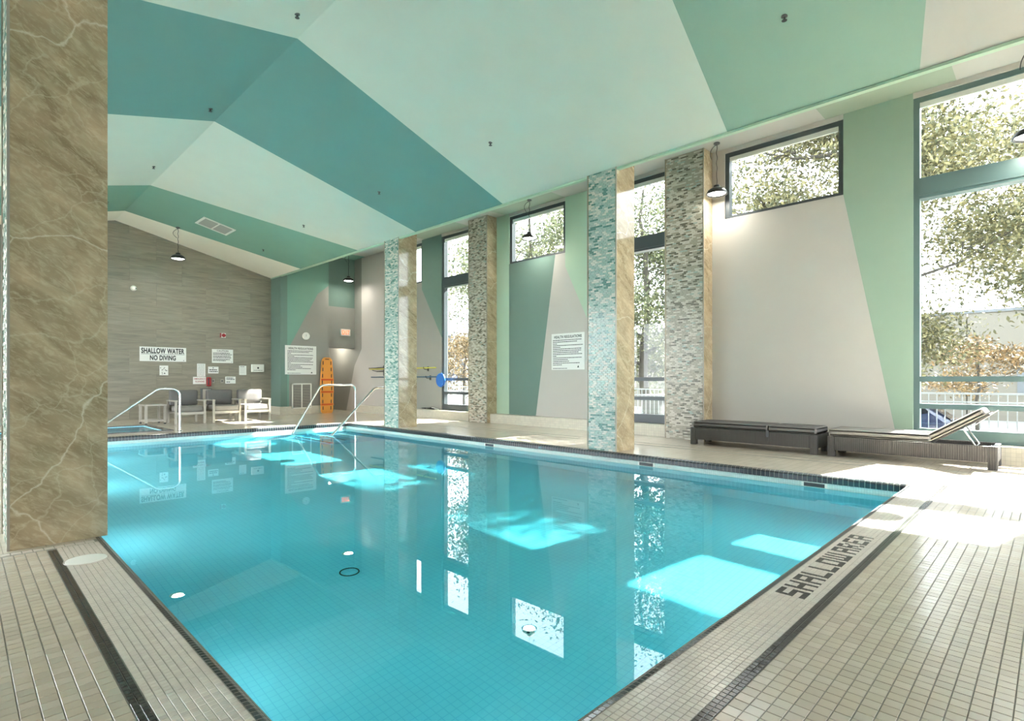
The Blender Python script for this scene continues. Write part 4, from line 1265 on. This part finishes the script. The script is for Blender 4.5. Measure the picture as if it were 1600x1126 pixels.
# ------------------------------------------------------------------ handrails
def arc(c, r, a0, a1, n, plane_y):
    return [(c[0] + r * math.cos(math.radians(a0 + (a1 - a0) * k / n)), plane_y, c[1] + r * math.sin(math.radians(a0 + (a1 - a0) * k / n))) for k in range(n + 1)]
def rail(lab, xb, yb_, h, run_, xend, zend, r=0.023, rr=0.14):
    t = thing('pool_handrail', lab, 'handrail', (xb, yb_, 0), 'stainless handrails')
    pts = [(xb, yb_, 0.0), (xb, yb_, h - rr)]
    pts += arc((xb - rr, h - rr), rr, 0, 90, 8, yb_)[1:]
    xt = xb - run_
    ang = math.atan2(h - zend, xt - xend)
    # smooth bend into the descending part
    r2 = 0.18; dlt = math.degrees(ang)
    pts += arc((xt, h - r2), r2, 90, 90 + dlt, 7, yb_)
    pts.append((xend, yb_, zend))
    MB().tube(pts, r, 14).build('tube', M['steel'], t, smooth=True)
    MB().lathe([(0.0, 0.014), (0.03, 0.014), (0.05, 0.008), (0.055, 0.0)], xb, yb_, 20).build('base_flange', M['steel'], t, smooth=True)
    return t
rail('stainless handrail of the pool steps nearest the orange spine board', 6.78, 12.02, 0.92, 0.78, 5.12, -0.35)
rail('stainless handrail of the pool steps partly behind the far mint column', 7.45, 10.95, 0.86, 0.72, 5.3, -0.46)
rail('stainless handrail of the hot tub in front of the side table', 3.22, 12.72, 0.86, 0.33, 1.5, -0.15, rr=0.16)

# ------------------------------------------------------------------ lounge armchairs and side table
def armchair(lab, x0, x1, yf, sunny=0):
    t = thing('lounge_armchair', lab, 'chair', ((x0 + x1) / 2, yf + 0.35, 0), 'armchairs by the stone wall')
    w = 0.045; yb_ = yf + 0.72
    for x in (x0, x1 - w):
        MB().box(x, x + w, yf, yf + 0.05, 0, 0.53).build('leg', M['alu'], t)
        MB().box(x, x + w, yb_ - 0.05, yb_, 0, 0.53).build('leg', M['alu'], t)
        MB().box(x - 0.008, x + w + 0.008, yf - 0.005, yb_ + 0.005, 0.53, 0.56).build('armrest', M['alu'], t)
    MB().box(x0 + w, x1 - w, yf + 0.005, yf + 0.045, 0.22, 0.28).build('front_rail', M['alu'], t)
    b = MB()
    b.box(x0 + w, x1 - w, yb_ - 0.045, yb_ - 0.005, 0.22, 0.27); b.box(x0 + w, x1 - w, yf + 0.045, yb_ - 0.045, 0.255, 0.275)
    b.build('seat_frame', M['alu'], t)
    MB().box(x0 + w, x1 - w, yb_ - 0.04, yb_ - 0.01, 0.28, 0.70).build('back_frame', M['alu'], t)
    rbox('seat_cushion', x0 + w + 0.004, x1 - w - 0.004, yf + 0.01, yb_ - 0.18, 0.277, 0.42, 0.03, M['cushion_grey'], t, puff=0.008)
    rbox('back_cushion', x0 + w - 0.02, x1 - w + 0.02, yb_ - 0.19, yb_ - 0.045, 0.425, 0.79, 0.035, M['cushion_dark'], t, puff=0.02)
armchair('grey-cushioned metal armchair nearest the side table', 3.57, 4.22, 14.5)
armchair('middle grey-cushioned metal armchair below the CAUTION sign', 4.36, 5.00, 14.45)
armchair('grey-cushioned metal armchair nearest the far green wall', 5.08, 5.72, 14.42)
t = thing('side_table', 'open-framed grey metal side table by the hot tub', 'table', (3.27, 15.3, 0))
for (x, y_) in ((3.07, 14.95), (3.45, 14.95), (3.07, 15.5), (3.45, 15.5)):
    MB().box(x, x + 0.05, y_, y_ + 0.05, 0.03, 0.43).build('leg', M['alu'], t)
    MB().box(x + 0.005, x + 0.045, y_ + 0.005, y_ + 0.045, 0.0, 0.03).build('foot', M['rubber'], t)
MB().box(3.06, 3.51, 14.94, 15.56, 0.43, 0.46).build('tabletop', M['alu'], t)
b = MB(); b.box(3.12, 3.45, 14.96, 14.99, 0.06, 0.10); b.box(3.12, 3.45, 15.51, 15.54, 0.06, 0.10); b.box(3.08, 3.11, 15.0, 15.5, 0.06, 0.10); b.box(3.46, 3.49, 15.0, 15.5, 0.06, 0.10)
b.build('stretcher', M['alu'], t)

# ------------------------------------------------------------------ sun loungers
def lounger(lab, y0, y1, raised):
    X0, X1 = 8.41, 9.01
    t = thing('sun_lounger', lab, 'lounger', ((X0 + X1) / 2, (y0 + y1) / 2, 0), 'wicker sun loungers')
    rbox('side_panel', X0, X0 + 0.05, y0 + 0.09, y1 - 0.09, 0.085, 0.275, 0.008, M['wicker'], t)
    rbox('side_panel', X1 - 0.05, X1, y0 + 0.09, y1 - 0.09, 0.085, 0.275, 0.008, M['wicker'], t)
    rbox('end_panel', X0 + 0.09, X1 - 0.09, y0, y0 + 0.05, 0.085, 0.275, 0.008, M['wicker'], t)
    rbox('end_panel', X0 + 0.09, X1 - 0.09, y1 - 0.05, y1, 0.085, 0.275, 0.008, M['wicker'], t)
    for x in (X0, X1 - 0.09):
        for yy_ in (y0, y1 - 0.09):
            rbox('leg', x, x + 0.09, yy_, yy_ + 0.09, 0.0, 0.276, 0.008, M['wicker'], t)
    ym = y0 + 0.62
    MB().box(X0 + 0.05, X1 - 0.05, ym if raised else y0 + 0.05, y1 - 0.05, 0.25, 0.272).build('slatted_deck', M['wicker'], t)
    if raised:
        rbox('seat_cushion', X0 + 0.015, X1 - 0.015, ym, y1 - 0.01, 0.277, 0.375, 0.03, M['cushion_grey'], t, puff=0.008)
        ang = math.radians(34)
        L = 0.66
        rbox('back_frame', X0 + 0.05, X1 - 0.05, ym - L, ym, 0.262, 0.285, 0.006, M['wicker'], t, rot=-ang, pivot=(ym, 0.275))
        rbox('back_cushion', X0 + 0.03, X1 - 0.03, ym - L + 0.02, ym + 0.01, 0.288, 0.375, 0.028, M['cushion_grey'], t, puff=0.006, rot=-ang, pivot=(ym, 0.275))
        for x in (X0 + 0.10, X1 - 0.10):
            MB().tube([(x, ym - 0.42, 0.25), (x, ym - 0.30, 0.275 + 0.30 * math.tan(ang) - 0.02)], 0.009, 8).build('support_strut', M['steel'], t)
        for x in (X0 + 0.09, X1 - 0.09):
            MB().tube([(x, ym - 0.50 * math.cos(ang), 0.275 + 0.50 * math.sin(ang) - 0.04), (x, ym - 0.72 * math.cos(ang), 0.275 + 0.72 * math.sin(ang))], 0.008, 8).build('rail_end', M['steel'], t)
        MB().tube([(X0 + 0.05, ym - 0.42, 0.25), (X1 - 0.05, ym - 0.42, 0.25)], 0.01, 8).build('cross_bar', M['steel'], t)
    else:
        ymid = y0 + 0.66
        rbox('seat_cushion', X0 + 0.015, X1 - 0.015, ymid + 0.004, y1 - 0.03, 0.277, 0.375, 0.03, M['cushion_dark'], t, puff=0.008)
        rbox('back_cushion', X0 + 0.015, X1 - 0.015, y0 + 0.01, ymid - 0.004, 0.277, 0.375, 0.03, M['cushion_dark'], t, puff=0.008)
        MB().box(X0 - 0.004, X0, ymid - 0.02, ymid + 0.02, 0.20, 0.30).build('tie_tape', M['black'], t)
lounger('flat dark wicker lounger with grey cushions beside the sand mosaic pilaster', 2.37, 4.24, False)
lounger('dark wicker lounger with raised backrest under the tall right window', 0.48, 2.24, True)

# slim drain grate lines along the window-side deck
t = thing('deck_drain', 'thin dark slot drain running along the deck in front of the loungers', 'drain', (7.75, 6.0, 0))
MB().box(7.74, 7.76, 0.5, 12.0, 0.0002, 0.003).build('slot', M['grout'], t)
MB().box(8.02, 8.03, 0.5, 12.0, 0.0002, 0.003).build('slot', M['grout'], t)

# ------------------------------------------------------------------ outside
gm = MB()
gm.box(XW + TW, 14.2, -30, 60, -1.4, -0.02, 0)
gm.box(14.2, 90, -60, 140, -1.6, -1.2, 1)
gm.box(-60, 90, -60, YN - 0.2, -1.6, -0.3, 1); gm.box(-60, XL - 0.2, YN - 0.2, 60, -1.6, -0.3, 1)
gr = struct(gm.build('floor_outside', [M['terrace'], M['asphalt']])); 
MB().box(16.5, 30, 22, 44, -1.2, -1.15).build('lawn', M['grass'], gr)

def fence(lab, x, y0, y1, z0, z1, mat='fence'):
    t = thing('metal_fence', lab, 'fence', (x, (y0 + y1) / 2, z0), None)
    b = MB(); y_ = y0
    while y_ < y1:
        b.box(x - 0.008, x + 0.008, y_ - 0.008, y_ + 0.008, z0 + 0.06, z1); y_ += 0.13
    stuff(b.build('pickets', M[mat], t))
    MB().box(x - 0.02, x + 0.02, y0, y1, z1, z1 + 0.035).build('top_rail', M[mat], t)
    MB().box(x - 0.015, x + 0.015, y0, y1, z1 - 0.16, z1 - 0.13).build('rail', M[mat], t)
    MB().box(x - 0.015, x + 0.015, y0, y1, z0 + 0.05, z0 + 0.08).build('rail', M[mat], t)
    y_ = y0
    while y_ < y1:
        MB().box(x - 0.03, x + 0.03, y_ - 0.03, y_ + 0.03, z0, z1 + 0.06).build('post', M[mat], t); y_ += 2.6
fence('grey picket fence on the terrace outside the windows', 13.6, -3, 30, -0.02, 0.76)

t = thing('utility_box', 'dark grey utility box behind the fence outside the middle tall window', 'box', (14.9, 8.2, -1.2))
rbox('cabinet', 14.6, 15.1, 8.35, 8.95, -1.2, 0.55, 0.02, M['box_grey'], t)
MB().box(14.55, 15.15, 8.30, 9.0, 0.55, 0.60).build('cap', M['building2'], t)

bt = thing('concrete_building', 'long low precast concrete building across the road', 'building', (41, 10, -1.2))
yy = -12.0
while yy < 34:
    MB().box(40, 40.3, yy + 0.02, yy + 5.16, -1.2, 4.75).build('wall_panel', M['building'], bt); yy += 5.2
MB().box(40.3, 52, -12, 34, -1.2, 4.6).build('core', M['building'], bt)
MB().box(39.93, 40.35, -12, 34, 4.75, 4.9).build('parapet_cap', M['building2'], bt)
for yy in (0.6, -4.2):
    MB().box(39.97, 40.0, yy, yy + 0.9, 0.2, 2.6).build('louvre', M['building2'], bt)
b2 = thing('distant_building', 'pale grey block far behind the trees seen through the far tall window', 'building', (60, 88, -1.2))
MB().box(56, 66, 76, 86, -1.2, 9.5).build('block', M['building2'], b2)
for i in range(3):
    for j in range(4):
        MB().box(57 + i * 3, 58.6 + i * 3, 75.95, 76.0, 0.8 + j * 2.2, 2.2 + j * 2.2).build('window', M['carglass'], b2)

# car
def car(lab, x, y, z0):
    t = thing('parked_car', lab, 'car', (x, y, z0))
    prof_ = [(0.0, 0.32), (0.02, 0.62), (0.10, 0.90), (0.20, 0.98), (0.75, 1.38), (1.05, 1.45), (2.5, 1.45), (3.00, 1.34), (3.5, 1.02), (4.1, 0.92), (4.25, 0.70), (4.25, 0.34), (3.9, 0.22), (0.4, 0.22)]
    bm = bmesh.new()
    L = 4.5
    rings = []
    for s, inset in ((-0.86, 0.0), (-0.90, 0.0), (0.90, 0.0), (0.86, 0.0)):
        rings.append([bm.verts.new((s * (1.0 if zz < 0.95 else 0.80), yy_ , zz)) for yy_, zz in prof_])
    for a, b_ in zip(rings[:-1], rings[1:]):
        n = len(a)
        for k in range(n):
            bm.faces.new((a[k], a[(k + 1) % n], b_[(k + 1) % n], b_[k]))
    bm.faces.new(rings[0]); bm.faces.new(rings[-1][::-1])
    bmesh.ops.recalc_face_normals(bm, faces=bm.faces)
    me = bpy.data.meshes.new('body'); bm.to_mesh(me); bm.free(); me.materials.append(M['carpaint'])
    o = bpy.data.objects.new('body', me); C.objects.link(o); o.parent = t
    for s in (-1, 1):
        b = MB(); b.prism([(0.55, 1.00), (0.85, 1.32), (1.15, 1.39), (2.45, 1.39), (2.92, 1.28), (3.3, 1.04)], 'x', s * 0.735 if s > 0 else -0.745, s * 0.745 if s > 0 else -0.735)
        b.v = [(a + x, c + y, d + z0) for a, c, d in b.v]; b.build('side_window', M['carglass'], t)
        for yy_ in (0.75, 3.45):
            b = MB(); b.lathe([(0.0, s * 0.93), (0.2, s * 0.93), (0.32, s * 0.90), (0.33, s * 0.72), (0.0, s * 0.72)], 0, yy_, 20, axis='x', c3=0.33)
            b.v = [(a + x, c + y, d + z0) for a, c, d in b.v]; b.build('wheel', M['rubber'], t, smooth=True)
        b = MB(); b.box(s * 0.78 - 0.08, s * 0.78 + 0.08, -0.01, 0.12, 0.70, 0.94); b.v = [(a + x, c + y, d + z0) for a, c, d in b.v]; b.build('tail_light', M['tail_red'], t)
    b = MB(); b.poly([(-0.66, 0.24, 1.0), (0.66, 0.24, 1.0), (0.62, 0.70, 1.34), (-0.62, 0.70, 1.34)]); b.v = [(a + x, c + y - 0.012, d + z0 + 0.012) for a, c, d in b.v]; b.build('rear_window', M['carglass'], t)
    return t
car('dark blue car with red tail light parked beyond the fence', 22.6, 2.15, -1.2)

# trees
def tree(lab, x, y, z0, h, trunk_h, r, crown_r, crown_h, n_leaf, leaf, lkey, seed, lean=(0, 0), name='deciduous_tree', nb=9, group='trees outside the windows', zscale=1.0):
    rg = np.random.default_rng(seed); rr = random.Random(seed)
    t = thing(name, lab, 'tree', (x, y, z0), group)
    top = Vector((x + lean[0], y + lean[1], z0 + h * 0.9))
    base = Vector((x, y, z0))
    pts = []; rad = []
    for k in range(9):
        q = k / 8
        p = base.lerp(top, q) + Vector((rr.uniform(-1, 1), rr.uniform(-1, 1), 0)) * 0.06 * h * 0.25 * (q > 0)
        pts.append(p); rad.append(r * (1 - 0.85 * q) + 0.01)
    b = MB().tube(pts, rad, 10)
    b.build('trunk', M['bark'], t, smooth=True)
    tips = []
    bb_ = MB()
    for k in range(nb):
        q = trunk_h / h + (0.85 - trunk_h / h) * (k + 0.5) / nb
        s = base.lerp(top, q)
        a = k * 2.4 + rr.uniform(-0.4, 0.4)
        L = crown_r * (0.95 - 0.35 * abs(2 * (k + 0.5) / nb - 0.8)) * rr.uniform(0.8, 1.1)
        e = s + Vector((math.cos(a) * L, math.sin(a) * L, L * rr.uniform(0.25, 0.7)))
        m_ = s.lerp(e, 0.5) + Vector((0, 0, -0.08 * L))
        bb_.tube([s, m_, e], [r * 0.42 * (1.1 - q), r * 0.28 * (1.1 - q), 0.012], 6)
        tips += [(m_, 0.55), (e, 1.0), (s.lerp(e, 0.75), 0.8)]
        for w in range(4):
            s2 = s.lerp(e, rr.uniform(0.35, 0.95)); a2 = a + rr.uniform(-1.5, 1.5); L2 = L * rr.uniform(0.3, 0.55)
            e2 = s2 + Vector((math.cos(a2) * L2, math.sin(a2) * L2, L2 * rr.uniform(-0.2, 0.8)))
            bb_.tube([s2, e2], [r * 0.14, 0.008], 5); tips.append((e2, 0.9)); tips.append((s2.lerp(e2, 0.5), 0.6))
    bb_.build('branches', M['bark'], t)
    tips.append((top, 0.9))
    P = np.array([tuple(p) for p, _ in tips]); W = np.array([w for _, w in tips]); W /= W.sum()
    idx = rg.choice(len(P), n_leaf, p=W)
    sig = crown_r * 0.17
    c = P[idx] + rg.normal(0, 1, (n_leaf, 3)) * np.array([sig, sig, sig * 0.75 * zscale])
    u = rg.normal(0, 1, (n_leaf, 3)); u /= np.linalg.norm(u, axis=1)[:, None]
    w_ = rg.normal(0, 1, (n_leaf, 3)); v = np.cross(u, w_); v /= np.linalg.norm(v, axis=1)[:, None]
    s = leaf * rg.uniform(0.6, 1.3, (n_leaf, 1))
    V = np.concatenate([c - u * s, c + v * s * 0.45, c + u * s, c - v * s * 0.45], 1).reshape(-1, 3) - np.array([x, y, z0])
    me = bpy.data.meshes.new('foliage')
    me.vertices.add(len(V)); me.vertices.foreach_set('co', V.astype(np.float32).ravel())
    me.loops.add(4 * n_leaf); me.loops.foreach_set('vertex_index', np.arange(4 * n_leaf, dtype=np.int32))
    me.polygons.add(n_leaf); me.polygons.foreach_set('loop_start', np.arange(0, 4 * n_leaf, 4, dtype=np.int32)); me.polygons.foreach_set('loop_total', np.full(n_leaf, 4, dtype=np.int32))
    me.update(calc_edges=True); me.materials.append(M[lkey])
    o = bpy.data.objects.new('foliage', me); C.objects.link(o); o.parent = t; stuff(o)
    return t
tree('tall tree with thick trunk in the high window above the first lounger', 14.8, 4.36, -1.2, 14.5, 5.6, 0.27, 2.6, 8, 26000, 0.06, 'leaf_b', 1, nb=15, lean=(0.3, -1.3))
tree('olive green tree filling the top of the tall right window', 16.8, 2.9, -1.2, 13.4, 2.8, 0.16, 3.3, 5, 42000, 0.062, 'leaf_b', 2)
tree('small russet tree in front of the concrete building in the right window', 27.0, 2.1, -1.2, 4.2, 1.5, 0.07, 1.7, 2.4, 4500, 0.07, 'leaf_c', 3, name='small_tree', zscale=0.6)
tree('dense green tree behind the tall window between the middle columns', 18.5, 11.2, -1.2, 10.6, 2.2, 0.2, 3.6, 6, 44000, 0.075, 'leaf_a', 4, nb=12)
tree('loose pale tree in the high window at centre', 20.5, 19.0, -1.2, 12.0, 4.5, 0.26, 4.0, 7, 20000, 0.085, 'leaf_a', 5, nb=11)
tree('low bushy tree in the lower part of the far tall window', 19.0, 22.3, -1.2, 4.9, 1.2, 0.12, 2.2, 3, 8000, 0.075, 'leaf_c', 6, name='small_tree')
tree('sparse tree crown reaching into the top of the far tall window', 24.0, 26.0, -1.2, 12.5, 5, 0.22, 3.6, 6, 5000, 0.09, 'leaf_a', 7)
tree('broad tree crown reaching in at the right edge of the tall right window', 25.0, -1.6, -1.2, 12.2, 3.5, 0.22, 4.6, 6, 34000, 0.09, 'leaf_b', 8, nb=13)
